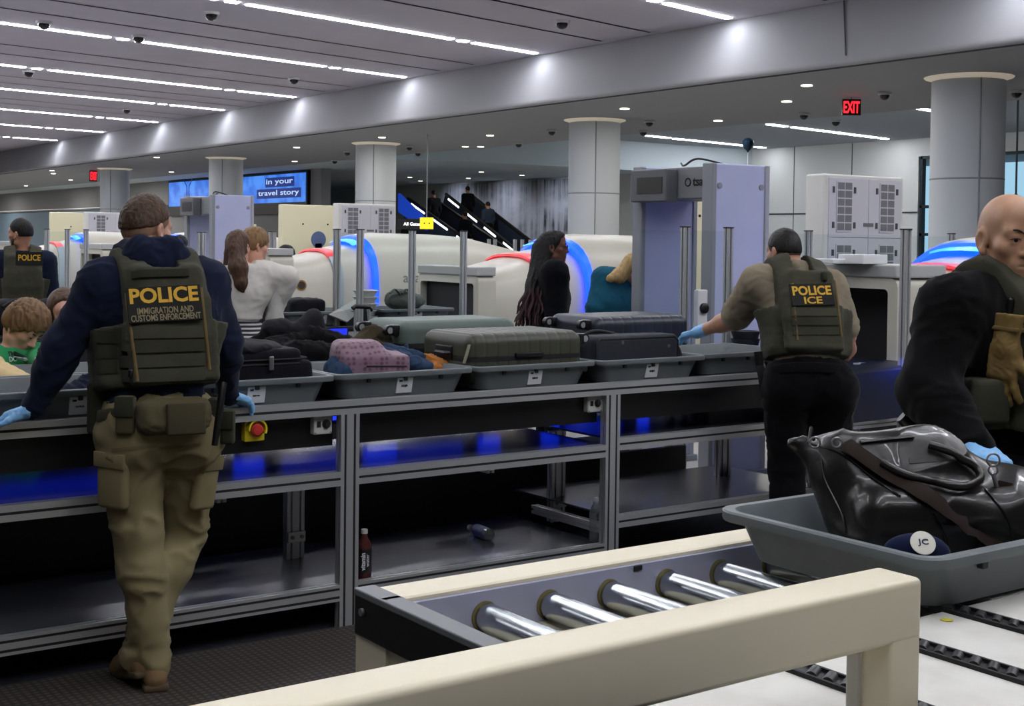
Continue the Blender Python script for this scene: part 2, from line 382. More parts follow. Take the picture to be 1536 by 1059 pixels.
def eyes(J, p, iris='#2a1a12', brow='#1c1511', lid=None, s=1.):
    r, f, u = hframe(J); c = J['head']; s *= J.get('hs', 1.); P = lambda x, y, z: c + s * (x * r + y * f + z * u)
    for q in (-1, 1):
        e = MB(); e.rev(P(q * .031, .0815, .004) - r * .0125 * s, r, [(t, math.sqrt(max(0, .0125 ** 2 - (t / s - .0125) ** 2)) * s) for t in np.linspace(0.0003, .0247, 9) * s], 14)
        eo = e.build('eye', mat('eye_white', '#d8d2cb', .25), p, True); i = MB(); i.rev(P(q * .031, .0925, .003), f, [(0, .0058 * s), (.0016 * s, .005 * s), (.002 * s, 0.0005)], 12); i.build('iris', mat('iris' + iris, iris, .2), eo, True)
        l = MB(); l.tube([P(q * .0165, .0915, .003), P(q * .023, .0955, .0065), P(q * .031, .0968, .0075), P(q * .039, .0935, .0065), P(q * .046, .0865, .003)], [.0008 * s, .0013 * s, .0015 * s, .0013 * s, .0008 * s], 5); l.build('eyelashes', mat('lash', '#17110e', .7), eo, True)
        b = MB(); b.tube(bez([P(q * .013, .0975, .0225), P(q * .03, .0955, .030), P(q * .05, .081, .0265)], 5), [.0022 * s] * 2 + [.0034 * s] * 6 + [.0026 * s, .0018 * s, .001 * s], 6, .7); b.build('eyebrow', mat('hair' + brow, brow, .8), p, True)
def hairmat(col, col2): return mat('hair_' + col, col, .55, bump=(90, .5, .004), var=(60, col2, .3, .75), stretch=(1, 1, .18), spec=.35)
def hair_short(J, p, m, up=.0, a=.95, top=.014, side=.006, name='hair', res=.0045, amp=.003, back=0., s=1., wsc=(70, 70, 70)):
    r, f, u = hframe(J); c = J['head']; A = np.array([r, f, u]); s *= J.get('hs', 1.)
    pr = [ell(c + s * (-.012 * f + .036 * u), np.array([.074 + side, .095 + side, .083 + side]) * s, A, .02), ell(c + s * (.0 * f + .05 * u), np.array([.066 + side, .085 + side * .8, .07 + top]) * s, A, .03), ell(c + s * (-.045 * f - .005 * u), np.array([.06 + side, .055 + side, .06]) * s, A, .03)]
    def cut(D, X, Y, Z):
        y = (X - c[0]) * f[0] + (Y - c[1]) * f[1] + (Z - c[2]) * f[2]; z = (X - c[0]) * u[0] + (Y - c[1]) * u[1] + (Z - c[2]) * u[2]
        pl = (up * s + a * np.maximum(y, -.03 * s) + back * np.minimum(y + .03 * s, 0) - z) / math.sqrt(1 + a * a); return np.maximum(D, pl)
    return sdf(name, pr, m, p, res, cut=cut, wr=(amp, wsc, 3), it=1)
def hand(w, d, n, t, k=1., curl=(12, 18, 14), spread=.0, thumb=(.55, .8, .1), i=0., palm=True):
    """five-fingered hand: w wrist, d finger direction, n palm normal, t thumb side"""
    d = nz(d); n = nz(np.array(n) - d * (np.array(n) @ d)); t = nz(np.array(t) - d * (np.array(t) @ d) - n * (np.array(t) @ n)); w = np.array(w, float)
    o = [cap(w - d * .004 * k, w + d * .01 * k, .027 * k + i, .028 * k + i, .02, (.8, n)), rbx(w + d * .052 * k, np.array([.043 * k, .05 * k, .0155 * k]) + i, np.array([t, d, n]), .015 * k, .015),
         cap(w + d * .02 * k + t * .025 * k + n * .008 * k, w + d * .055 * k + t * .036 * k + n * .012 * k, .018 * k + i, .014 * k + i, .015)]
    for j, (of, L, r) in enumerate(((.033, .074, .0088), (.011, .082, .0092), (-.011, .076, .0088), (-.032, .06, .0078))):
        b = w + d * (.096 - abs(of - .008) * .25) * k + t * of * k; dr = nz(d + t * of * (3 + spread * 12)); a = 0
        for s, q in enumerate((.46, .3, .24)):
            a += math.radians(curl[s] * (1 + .12 * j)); v = dr * math.cos(a) + n * math.sin(a); e = b + v * L * q * k
            o.append(cap(b, e, (r - s * .0008) * k + i, (r - s * .0008 - .0005) * k + i, .006)); b = e
    b = w + d * .05 * k + t * .04 * k + n * .008 * k; v = nz(d * thumb[0] + t * thumb[1] + n * thumb[2]); e = b + v * .036 * k; v2 = nz(v + d * .5); 
    return o + [cap(b, e, .0115 * k + i, .0102 * k + i, .01), cap(e, e + v2 * .03 * k, .0102 * k + i, .0085 * k + i, .006)]
def boot(J, s, h=.13, i=0.):
    a = J['an' + s]; t = nz(np.array(J['toe' + s]) * [1, 1, 0]); k = J['k']; z0 = a[2] - .085 * k; tilt = J.get('tilt' + s, 0.); q = nz(t * math.cos(tilt) - UZ * math.sin(tilt)); w = np.cross(q, np.cross(UZ, q)); w = nz(w) * (1 if w[2] > 0 else -1)
    P = lambda x, z: a + q * x * k + w * (z - .085) * k
    return [cap(P(-.005, .085), P(-.01, h + .05), .046 * k + i, .042 * k + i, .03), cap(P(-.04, .043), P(.12, .042), .042 * k + i, .045 * k + i, .03), cap(P(.05, .06), P(.14, .047), .045 * k, .04 * k, .03),
            ell(P(.155, .04), [.05 * k, .05 * k, .038 * k], None, .03)], [rbx(P(.055, .016), [.135 * k, .047 * k, .015 * k], np.array([q, np.cross(w, q), w]), .012, .004)]
def body(J, p, sk, hres=.005, res=.014, hs=1., jaw=1., fem=0, g=1., extra=(), hands=()):
    pr = torso(J, 0, g) + arm(J, 'L', 0, g) + arm(J, 'R', 0, g) + leg(J, 'L', 0, g) + leg(J, 'R', 0, g) + [cap(J['an' + s], J['an' + s] + nz(J['toe' + s]) * .12 * J['k'] - UZ * .03, .035, .03) for s in 'LR']
    for x in pr: x['k'] = max(x['k'], .03)
    c = J['head']; q = .15 * hs * J.get('hs', 1.); H = head(J, hs, jaw, fem)
    o = sdf('body', pr + H + list(extra) + [h for hh in hands for h in hh], sk, p, res, (c - q, c + q, hres), it=1)
    return o
def tops(J, p, m, g=1., i=.012, res=.012, sl=(1., 1.), hem=.02, collar=.035, wr=.006, name='shirt', seed=0, w=1., wsc=(13, 13, 20), extra=(), arms='LR'):
    r, f, u = tframe(J); pr = torso(J, i, g, w) + list(extra)
    for s, q in zip('LR', sl):
        if s in arms: pr += arm(J, s, i, g, max(q, 0)) if q > 0 else [cap(J['sh' + s], J['sh' + s] + (J['el' + s] - J['sh' + s]) * (1 + q), .066 * g * J['k'] + i * 1.4, .056 * g * J['k'] + i * 1.8, .05)]
    n0 = J['neck'] + u * collar; b0 = J['pel'] + u * hem
    def cut(D, X, Y, Z):
        h = (X - n0[0]) * u[0] + (Y - n0[1]) * u[1] + (Z - n0[2]) * u[2]; lat = np.sqrt((X - n0[0]) ** 2 + (Y - n0[1]) ** 2 + (Z - n0[2]) ** 2)
        ax2 = np.sqrt(np.maximum(lat ** 2 - h ** 2, 0)); D = np.maximum(D, np.where(ax2 < .115 * J['k'], h, -1.))
        b = -((X - b0[0]) * u[0] + (Y - b0[1]) * u[1] + (Z - b0[2]) * u[2]); ra = np.abs((X - b0[0]) * r[0] + (Y - b0[1]) * r[1] + (Z - b0[2]) * r[2])
        return np.maximum(D, np.where(ra < .24 * J['k'] * max(1, g * .95), b, b - .5)) if hem is not None else D
    return sdf(name, pr, m, p, res, cut=cut, wr=(wr, wsc, seed))
def pants(J, p, m, g=1., i=.018, res=.012, top=.05, wr=.008, name='trousers', seed=1, upto=1.02, wsc=(9, 9, 16), shorts=False):
    r, f, u = tframe(J); k = J['k']; pe = J['pel']
    pr = [cap(pe - r * .06 * k, pe + r * .06 * k, .118 * g * k + i, None, .06, (.88, f)), cap(pe, pe + u * .1 * k, .125 * g * k + i * .8, None, .06, (.85, f))] + leg(J, 'L', i, g, upto) + leg(J, 'R', i, g, upto); t0 = pe + u * top
    def cut(D, X, Y, Z): return np.maximum(D, (X - t0[0]) * u[0] + (Y - t0[1]) * u[1] + (Z - t0[2]) * u[2])
    return sdf(name, pr, m, p, res, cut=cut, wr=(wr, wsc, seed))
def shoes(J, p, m, ms, h=.13, res=.008, name='boot', i=0.):
    for s in 'LR':
        a, b = boot(J, s, h, i); o = sdf(name, a, m, p, res, wr=(.003, (20, 20, 30), 2)); sdf('sole', b, ms, o, .007)
def vest(J, p, m, g=1., i=.04, res=.009, bot=.10, arm_h=.13, sw=.135, w=1., bands=True):
    r, f, u = tframe(J); k = J['k']; sm = (J['shL'] + J['shR']) / 2; b0 = J['pel'] + u * bot * k
    pr = torso(J, i, g, w); W = np.array
    pb = J['chest'] * .55 + sm * .45
    for q, dep in ((-1, .105 * g * k + i * .9), (1, .105 * g * k + i * .8)):
        c0 = pb + f * q * dep
        pr.append(rbx(c0 - u * .16 * k, W([.158 * k, .024, .15 * k]), W([r, f, u]), .016, .02))
        pr.append(rbx(c0 - u * .02 * k, W([.112 * k, .024, .13 * k]), W([r, f, u]), .016, .09))
    for q in (-1, 1): pr.append(rbx(J['pel'] + u * .22 * k + r * q * .165 * g * k, W([.045 * k, .095 * k, .115 * k]), W([r, f, u]), .03, .04))
    def cut(D, X, Y, Z):
        d = lambda o, a: (X - o[0]) * a[0] + (Y - o[1]) * a[1] + (Z - o[2]) * a[2]
        la = np.abs(d(sm, r)); h = d(sm, u); fw = d(sm, f); hb = d(b0, u)
        top = np.maximum(la - sw * k, .052 * k - la); top = np.where(h > .035 * k, top, la - sw * k)      # two shoulder straps above, plate below
        q = np.where(h > -arm_h * k, top, -1.)
        if bands: D = D - .0022 * (np.cos((hb - .03) * 2 * math.pi / .048) > -.72) * (h < -.2 * k) * (la < .27)
        return np.maximum(np.maximum(D, q), -hb)
    return sdf('vest', pr, m, p, res, cut=cut, wr=(.0025, (16, 16, 24), 5), it=2)
# ---------------------------------------------------------------- palette
M_white = mat('white_enamel', '#ddd4ba', .36, var=(3, '#d8ceb3'))
M_alu = mat('aluminium', '#bfc0c1', .38, .7)
M_aludark = mat('aluminium_dull', '#86888a', .5, .8)
M_steel = mat('sheet_steel', '#5c5d61', .26, .5, bump=(9, .05, .005), var=(5, '#525358'))
M_black = mat('black_panel', '#08080a', .45)
M_blackrub = mat('black_rubber', '#101012', .7)
M_tray = mat('grey_tray_plastic', '#666c6e', .48, bump=(300, .08, .001), var=(7, '#5e6466'))
M_label = mat('label_paper', '#d4d6d8', .6)
M_ink = mat('ink', '#141416', .6)
M_ceil = mat('ceiling_panel', '#aca8b4', .85, var=(.6, '#a6a2ae'))
M_soffit = mat('soffit', '#838488', .8)
M_fascia = mat('fascia_plaster', '#8e8e92', .8, var=(.8, '#88888d'))
M_col = mat('column_plaster', '#aeb3b8', .7)
M_seam = mat('seam', '#3c3c42', .9)
M_wall = mat('wall_plaster', '#c2c4c2', .8)
M_greywall = mat('wall_grey', '#7c7d80', .8)
M_teal = mat('wall_teal', '#6d8192', .7)
M_strip = mat('strip_light', '#ffffff', emit='#f6f8ff', estr=55)
M_blue = mat('blue_led', '#1020ff', emit='#1436ff', estr=1.8)
M_glass = glass_mat('clear_glass')
# ---------------------------------------------------------------- setting
def S(name, mb, m, parent=None, smooth=False):
    o = mb.build(name, m, parent, smooth)
    if parent is None: o['kind'] = 'structure'
    return o
S('floor', MB().box((-16, -12, -.1), (50, 95, 0)), mat('terrazzo', '#b9b6b0', .5, var=(40, '#aaa7a2')))
S('floor_carpet', MB().box((-12, -8, 0), (6.2, 9.3, .006)), mat('dark_carpet', '#10131a', .95, bump=(300, .4, .01), var=(26, '#1b222e', .45, .62)))
FX = 13.75
S('ceiling', MB().box((-14, -10, 5.0), (14.3, 92, 5.2)), M_ceil)
fa = MB()   # long leaning fascia with a rounded lower lip
prof = [(14.1, 5.0), (13.8, 4.16)] + [(13.86 - .06 * math.cos(t), 4.135 - .06 * math.sin(t)) for t in np.linspace(.1, math.pi / 2, 6)] + [(13.97, 4.075), (14.2, 5.0)]
fa.ring([[(x, y, z) for x, z in prof] for y in (-10, 92)]); S('wall_fascia', fa, M_fascia, smooth=True)
S('trim_1', MB().box((13.885, -10, 4.058), (13.91, 92, 4.08)), M_seam)
for i, y in enumerate((11.9,)): S('trim_%d' % (i + 2), MB().add([(13.80, y, 4.2), (13.80, y + .02, 4.2), (14.09, y + .32, 5.0), (14.09, y + .3, 5.0)], [(0, 1, 2, 3)]).add([(13.79, y, 4.2), (14.08, y + .3, 5.0), (14.08, y + .32, 5), (13.79, y + .02, 4.2)], [(0, 1, 2, 3)]), M_seam)
S('ceiling_soffit', MB().box((13.9, -10, 4.064), (19.1, 92, 4.3)), M_soffit)
so = MB(); arc = [(19.1, 92), (19.1, 36.5)] + [(22.1 - 3 * math.cos(t), 36.5 - 3 * math.sin(t)) for t in np.linspace(0.1, math.pi / 2, 8)] + [(34, 33.5), (34, 92)]
so.ring([[(x, y, z) for x, y in arc] for z in (4.06, 5.0)]); S('ceiling_bay', so, mat('soffit_pale', '#a9b3b8', .8))
S('ceiling_hall', MB().box((18.6, -10, 5.0), (46, 40, 5.2)), mat('ceiling_far', '#8e949a', .8))
S('wall_left', MB().box((-14.3, -12, 0), (-14, 92, 5)), M_greywall)
S('wall_rear', MB().box((-14, -10.3, 0), (46, -10, 5)), M_wall)
S('wall_end', MB().box((-14, 92, 0), (34, 92.3, 5)), M_greywall)
S('wall_screen', MB().box((20.75, 40.5, 0), (21.1, 92, 4.06)), M_greywall)
wc = MB().box((20.62, 54.5, 0), (20.75, 92, 2.95)); S('wall_wainscot', wc, M_teal)
S('trim_5', MB().box((20.50, 54.5, 2.95), (20.75, 92, 3.02)), M_greywall)
S('trim_50', MB().box((20.54, 54.6, 3.02), (20.62, 91.9, 3.035)), mat('cove_light', '#ffffff', emit='#fff4e6', estr=.9))
S('wall_back', MB().box((34, 26.4, 0), (34.3, 34, 5)), M_wall)
for i, (a, b) in enumerate((((34, 26.4, 2.7), (34, 33.5, 2.75)), ((34, 29.0, 0), (34, 29.02, 5)), ((34, 31.5, 0), (34, 31.52, 5)))):
    S('trim_%d' % (6 + i), MB().box((33.985, a[1], a[2]), (34, b[1], b[2])), M_seam)
# daylit window wall at the far end
for i, (y0, y1) in enumerate(((24.2, 26.3), (22.0, 24.1), (19.8, 21.9), (17.6, 19.7), (15.4, 17.5))):
    w = MB().box((34.04, y0, .9), (34.08, y1, 4.4)); fr = MB()
    for yy in (y0, y1 - .09): fr.box((33.95, yy, .7), (34.12, yy + .09, 4.45))
    for zz in (.7, 2.0, 2.85, 4.36): fr.box((33.95, y0, zz), (34.12, y1, zz + .09))
    o = S('window_%d' % (i + 1), fr, mat('mullion', '#20262c', .5, .3)); S('window_pane', w, M_glass, o)
S('wall_window_sill', MB().box((34, 13, 0), (34.25, 26.4, .7)), M_wall)
S('wall_window_head', MB().box((34, 13, 4.45), (34.25, 26.4, 5)), M_wall)
S('wall_far_right', MB().box((34, -10, 0), (34.3, 13, 5)), M_wall)
# mural wall behind the escalators
mu = bpy.data.materials.new('mural'); mu.use_nodes = True; nt = mu.node_tree; b = nt.nodes['Principled BSDF']; b.inputs['Roughness'].default_value = .7
tc = nt.nodes.new('ShaderNodeTexCoord'); ramps = []
for sc_, lo, hi in (((0, 3.2, .16), .4, .62), ((0, .22, .35), .40, .56)):
    mp = nt.nodes.new('ShaderNodeMapping'); mp.inputs['Scale'].default_value = sc_; n = nt.nodes.new('ShaderNodeTexNoise'); n.inputs['Scale'].default_value = 1.6; n.inputs['Detail'].default_value = 5; r_ = nt.nodes.new('ShaderNodeMapRange'); r_.inputs[1].default_value = lo; r_.inputs[2].default_value = hi
    nt.links.new(tc.outputs['Object'], mp.inputs[0]); nt.links.new(mp.outputs[0], n.inputs['Vector']); nt.links.new(n.outputs['Fac'], r_.inputs[0]); ramps.append(r_)
mm = nt.nodes.new('ShaderNodeMath'); mm.operation = 'MULTIPLY'; nt.links.new(ramps[0].outputs[0], mm.inputs[0]); nt.links.new(ramps[1].outputs[0], mm.inputs[1])
mx = nt.nodes.new('ShaderNodeMix'); mx.data_type = 'RGBA'; mx.inputs[6].default_value = (*lin('#b9bcc6'), 1); mx.inputs[7].default_value = (*lin('#23242c'), 1); nt.links.new(mm.outputs[0], mx.inputs[0]); nt.links.new(mx.outputs[2], b.inputs['Base Color'])
S('wall_hall', MB().box((30, 34, 0), (30.3, 60, 4.06)), M_wall)
mo = MB().box((29.9, 38.6, .4), (29.995, 47.5, 4.0)).build('mural_art', mu); tag(mo, 'tall mural of dark vertical brush strokes on the pale far wall', 'mural')
# columns with a glowing cove ring
for i, (x, y) in enumerate(((16.0, 11.6), (16.3, 20.3), (16.3, 28.9), (16.0, 37.4), (15.7, 46.4))):
    c = MB().rev((x, y, 0), (0, 0, 1), [(0, .5), (4.0, .5)], 40).build('column', M_col, None, True); c['kind'] = 'structure'
    MB().rev((x, y, 3.98), (0, 0, 1), [(.03, .5), (.045, .53), (.065, .595), (.08, .605)], 40).build('column_cove', mat('cove', '#c6c0b4', .6, emit='#ffeed2', estr=.22), c, True)
    MB().rev((x, y, 2.62), (0, 0, 1), [(0, .5), (.003, .503), (.02, .503), (.023, .5)], 40).build('column_joint', mat('joint', '#77797d', .8), c)
    MB().box((x - .3, y - .42, 0), (x - .288, y - .398, 4.0)).build('column_joint', MATS['joint'], c)
# ---------------------------------------------------------------- ceiling lights
ord_ = ['first', 'second', 'third', 'fourth', 'fifth', 'sixth', 'seventh', 'eighth']
rowsY = [(2.4, None), (4.6, None), (9.4, None), (14.23, 0), (19.01, 1), (23.52, 2), (28.55, 3), (32.7, 4), (37.5, 5), (42.3, 6), (47.2, 7)]  # first row is an unseen addition, extra light for the foreground
segs = [(12.36, 13.9, 'short strip ending at the white fascia'), (7.86, 11.86, 'long strip next to the short end piece'), (3.36, 7.36, 'long strip further from the fascia'), (-1.1, 2.86, 'long strip farthest from the fascia'), (-5.6, -1.6, 'long strip by the hall side wall')]
for Y14, ri in rowsY:
    for si, (x0, x1, lab) in enumerate(segs):
        if ri is None and si > 3: continue
        ya, yb = Y14 + .22 * (x0 - 14), Y14 + .22 * (x1 - 14); nr = nz([-(yb - ya), x1 - x0, 0]) * .055
        mb = MB(); A = [(x0, ya), (x1, yb)]
        mb.ring([[(px_ + s * nr[0], py_ + s * nr[1], z) for s, z in ((-1, 5.02), (-1, 4.985), (1, 4.985), (1, 5.02))] for px_, py_ in A])
        o = mb.build('ceiling_light', M_strip); g = 'strip lights in the main ceiling'
        tag(o, 'ceiling %s, %s row of lights from the top' % (lab, ord_[ri]) if ri is not None else 'white strip light in the ceiling above and behind the camera', 'light', g if ri is not None else 'strip lights overhead outside the picture')
        if si < 3 and ri is not None:
            xm = x0 - .25; ym = Y14 + .22 * (xm - 14); s_ = MB().box((xm - .09, ym - .06, 4.985), (xm + .09, ym + .06, 5.02)).build('ceiling_spot', M_strip)
            tag(s_, 'small square ceiling light %s, %s row from the top' % (('beside the short end strip', 'between the two long strips', 'between the farther long strips')[si], ord_[ri]), 'light', 'square lights between the strips')
# narrow wall washers where each row meets the fascia
for Y14, ri in rowsY:
    ld = bpy.data.lights.new('wall_washer', 'SPOT'); ld.energy = 12; ld.spot_size = math.radians(100); ld.spot_blend = 1; ld.shadow_soft_size = .05; ld.color = (1, .95, .86)
    lo = bpy.data.objects.new('wall_washer', ld); C.objects.link(lo); lo.location = (13.35, Y14 - .1, 4.97); lo.rotation_euler = Vector((.25, .05, -1)).to_track_quat('-Z', 'Y').to_euler()
seam = 0
for Y14 in (11.6, 16.4, 21.4, 26.2, 30.7, 35.2):
    for dy in (-.45, .75):
        x0, x1 = -6, 13.9; mb = MB(); y0 = Y14 + .22 * (x0 - 14) + dy; y1 = Y14 + .22 * (x1 - 14) + dy
        mb.add([(x0, y0, 4.996), (x1, y1, 4.996), (x1, y1 + .06, 4.996), (x0, y0 + .06, 4.996)], [(0, 3, 2, 1), (0, 1, 2, 3)]); S('trim_%d' % (20 + seam), mb, M_seam); seam += 1
# far hall strips
for i, (a, b_) in enumerate((((28.6, 31.6), (32.4, 32.2)), ((33.0, 32.35), (33.5, 32.45)), ((27.0, 26.0), (27.9, 26.2)), ((28.2, 26.2), (32.7, 27.0)), ((32.95, 27.05), (33.4, 27.15)), ((27.2, 31.3), (28.3, 31.5)), ((26, 20.5), (31, 21.5)), ((24, 15), (30, 16)))):
    n_ = nz([-(b_[1] - a[1]), b_[0] - a[0], 0]) * .08; mb = MB().ring([[(q[0] + s * n_[0], q[1] + s * n_[1], z) for s, z in ((-1, 5.02), (-1, 4.98), (1, 4.98), (1, 5.02))] for q in (a, b_)])
    tag(mb.build('ceiling_light', M_strip), ['strip light in the far hall ceiling right of the balloon', 'short strip light at the far white wall', 'strip light end piece above the red exit sign', 'long strip light in the far hall beside the column', 'strip light stub touching the column', 'strip light stub left of the balloon', 'strip light in the far hall behind the column', 'strip light in the far hall by the windows'][i], 'light', 'strip lights in the far hall')
# soffit downlights and cameras
for x, y in ((15.2, 52), (18, 56), (15.2, 62), (18, 66), (15.2, 72), (18, 78), (15, 84)):  # far downlights added to brighten the dark wall beyond the columns
    ld = bpy.data.lights.new('downlight_beam', 'AREA'); ld.shape = 'DISK'; ld.energy = 190; ld.size = .16; ld.color = (1, .97, .92); lo = bpy.data.objects.new('downlight_beam', ld); C.objects.link(lo); lo.location = (x, y, 4.03)
    tag(MB().cyl((x, y, 4.045), (x, y, 4.07), .085, n=16).build('downlight', mat('downlight_glow', '#ffffff', emit='#fff2dc', estr=4)), 'faint small downlight in the grey soffit beyond the farthest column', 'light', 'farthest soffit downlights')
for y in (39, 42.5, 46):  # fill spots added to lift the dark mural
    ld = bpy.data.lights.new('mural_fill_lamp', 'SPOT'); ld.energy = 130; ld.spot_size = math.radians(110); ld.spot_blend = 1; ld.color = (.8, .86, 1); lo = bpy.data.objects.new('mural_fill_lamp', ld); C.objects.link(lo); lo.location = (28.0, y, 4.0); lo.rotation_euler = Vector((.75, 0, -.75)).to_track_quat('-Z', 'Y').to_euler()
    tag(MB().cyl((28.0, y, 4.045), (28.0, y, 4.07), .085, n=16).build('downlight', MATS['downlight_glow']), 'small wall-washer light above the brush-stroke mural', 'light', 'mural wall washers')
dn = [(1210, 128), (937, 163), (1180, 152), (1077, 181), (698, 220), (573, 206), (445, 221), (442, 242), (235, 236), (257, 258), (615, 266), (722, 258), (721, 220), (78, 256), (106, 270), (735, 203)]
for i, (x, y) in enumerate(dn):
    p = az(x, y, 4.06); mb = MB().cyl(p + [0, 0, -.012], p + [0, 0, .01], .085, n=16)
    ld = bpy.data.lights.new('downlight_beam', 'AREA'); ld.shape = 'DISK'; ld.energy = 42; ld.size = .16; ld.color = (1, .95, .87); lo = bpy.data.objects.new('downlight_beam', ld); C.objects.link(lo); lo.location = p + [0, 0, -.03]
    tag(mb.build('downlight', mat('downlight_glow', '#ffffff', emit='#fff2dc', estr=4)), 'small round downlight in the grey soffit, %s' % ['right of the widest gap, above the exit sign', 'above the tall central column', 'near the exit sign', 'above the metal detector', 'left of the central column', 'above the third column', 'above the blue screen text', 'just over the blue screen', 'between the two far columns', 'over the left end of the screen', 'right of the third column', 'beyond the third column', 'beside the soffit edge', 'far away over the grey wall', 'next to the far exit sign', 'near the curved soffit edge'][i], 'light', 'soffit downlights')
cams = [(843, 31, 5), (317, 18, 5), (441, 117, 5), (208, 53, 5), (66, 32, 5), (43, 106, 5), (190, 163, 5), (1327, 139, 4.06), (1206, 170, 4.06), (1254, 180, 4.06), (974, 181, 4.06), (965, 196, 4.06), (828, 195, 4.06), (778, 214, 4.06), (521, 227, 4.06), (627, 228, 4.06), (614, 219, 4.06), (502, 240, 4.06), (1525, 136, 4.06)]
for i, (x, y, z) in enumerate(cams):
    p = az(x, y, z); r_ = .1 if z == 5 else .085
    t = thing('ceiling_camera', 'small dark dome camera %s' % ['on the ceiling near the top middle', 'beside the top long strip light', 'under the ceiling above the fourth light row', 'at the end of the second light row', 'on the ceiling over the left edge', 'on the ceiling far left between light rows', 'close to the fascia at the far left', 'on the soffit right of the exit sign', 'on the soffit left of the exit sign', 'just under the exit sign', 'right of the central column top', 'beside the central column, lower one', 'left of the central column', 'left of the central column, lower one', 'left of the third column top', 'right of the third column, nearer', 'right of the third column top', 'left of the third column, lower one', 'right of the wide near column'][i], 'camera', p, 'dome cameras')
    MB().rev(p, (0, 0, -1), [(0, r_ * 1.25), (.035, r_ * 1.2), (.04, r_)], 18).build('base', mat('camera_base', '#a8a8aa', .5), t, True)
    MB().rev(p + [0, 0, -.04], (0, 0, -1), [(0, r_ * .9)] + [(r_ * .9 * math.sin(q), r_ * .9 * math.cos(q)) for q in np.linspace(.2, 1.5, 6)], 18).build('dome', mat('camera_dome', '#0c0c10', .1), t, True)
def exit_sign(p, w, h, lab, yw):
    t = thing('exit_sign', lab, 'sign', p); rr = nz(R0 * math.cos(yw) + F0 * math.sin(yw)); fr_ = np.cross(UZ, rr)
    MB().obox(p, [rr, fr_, UZ], [w / 2, .02, h / 2], .004).build('panel', mat('exit_panel', '#2a0a0c', .3), t)
    MB().cyl(p + [0, 0, h / 2], [p[0], p[1], max(4.06, p[2] + h / 2 + .01)], .012, n=8).build('stem', M_aludark, t)
    letter('EXIT', p - fr_ * .022, rr, UZ, .2, mat('exit_red', '#ff2020', emit='#ff1822', estr=5), t, width=w * .86, height=h * .72, bold=.02)
e = az(1277, 161, 3.9); exit_sign(e, .3, .26, 'red EXIT sign hanging below the grey soffit', 0)
e = az(140, 264, 3.85); exit_sign(e, .3, .4, 'red exit sign beside the farthest column', .9)
# balloon
p = ad(1122, 217, 26); t = thing('balloon', 'dark blue foil balloon floating under the far ceiling', 'balloon', p)
MB().rev(p + [0, 0, -.13], (0, 0, 1), [(-.02, .01), (0, .02), (.06, .08), (.13, .115), (.2, .11), (.25, .06), (.265, .005)], 16).build('body', mat('balloon_blue', '#12263a', .2, .3), t, True)
MB().tube([p + [0, 0, -.14], p + [.02, 0, -1.2], p + [0, .02, -2.2]], .004, 5).build('string', M_label, t)
rd = ad(1524, 290, 24); ru = ad(1525, 175, 24); t = thing('hanging_rod', 'thin dark rod hanging beside the wide near column', 'rod', rd)
MB().cyl(rd, [rd[0], rd[1], 5.0], .018, n=10).build('rod', mat('rod_dark', '#4a4d52', .5, .5), t); MB().cyl([rd[0], rd[1], 4.97], [rd[0], rd[1], 5.0], .06, n=16).build('ceiling_plate', MATS['rod_dark'], t); MB().rev(rd, (0, 0, -1), [(0, .018), (.02, .03), (.05, .02), (.06, .004)], 12).build('end_fitting', MATS['rod_dark'], t, True)
# big LED screen
sx = 20.6; t = thing('led_screen', 'long blue LED screen with travel lettering on the far wall', 'screen', (sx, 47.8, 3.4))
MB().box((sx + .02, 41.3, 2.55), (sx + .16, 54.2, 4.02)).build('frame', M_black, t)
scm = bpy.data.materials.new('led_picture'); scm.use_nodes = True; nt = scm.node_tree; b = nt.nodes['Principled BSDF']
tc = nt.nodes.new('ShaderNodeTexCoord'); n = nt.nodes.new('ShaderNodeTexNoise'); n.inputs['Scale'].default_value = 1.3; n.inputs['Detail'].default_value = 6; rp = nt.nodes.new('ShaderNodeValToRGB')
rp.color_ramp.elements[0].position = .42; rp.color_ramp.elements[1].position = .6; rp.color_ramp.elements[0].color = (*lin('#2f6fe0'), 1); rp.color_ramp.elements[1].color = (*lin('#4f97ff'), 1)
nt.links.new(tc.outputs['Object'], n.inputs[0]); nt.links.new(n.outputs[0], rp.inputs[0]); nt.links.new(rp.outputs[0], b.inputs['Emission Color']); b.inputs['Emission Strength'].default_value = 1.0; b.inputs['Base Color'].default_value = (0, 0, 0, 1)
MB().box((sx, 41.4, 2.95), (sx + .03, 54.1, 3.95)).build('display', scm, t)
dk = mat('led_dark', '#0a1c60', emit='#123a9c', estr=.5); lt = mat('led_text', '#cfe0ff', emit='#b8d4ff', estr=1)
for tx, px_, py_, w_ in (('in your', 419, 273, 40), ('travel story', 417, 290, 61)):
    c = ax(px_, py_, sx - .01); wd = abs(ax(px_ + w_ / 2, py_, sx)[1] - ax(px_ - w_ / 2, py_, sx)[1])
    MB().box((sx - .006, c[1] - wd * .54, c[2] - .17), (sx, c[1] + wd * .54, c[2] + .17)).build('caption_bar', dk, t)
    letter(tx, c, (0, -1, 0), UZ, .3, lt, t, width=wd, bold=.01, height=.24)
c = ax(282, 283, sx - .004)
for s in (-1, 1): MB().tube(bez([c + [0, s * .55, .45], c + [0, s * .25, .2], c + [0, s * .12, .05], c + [0, s * .12, -.45]], 6), .02, 6).build('picture_line', dk, t)
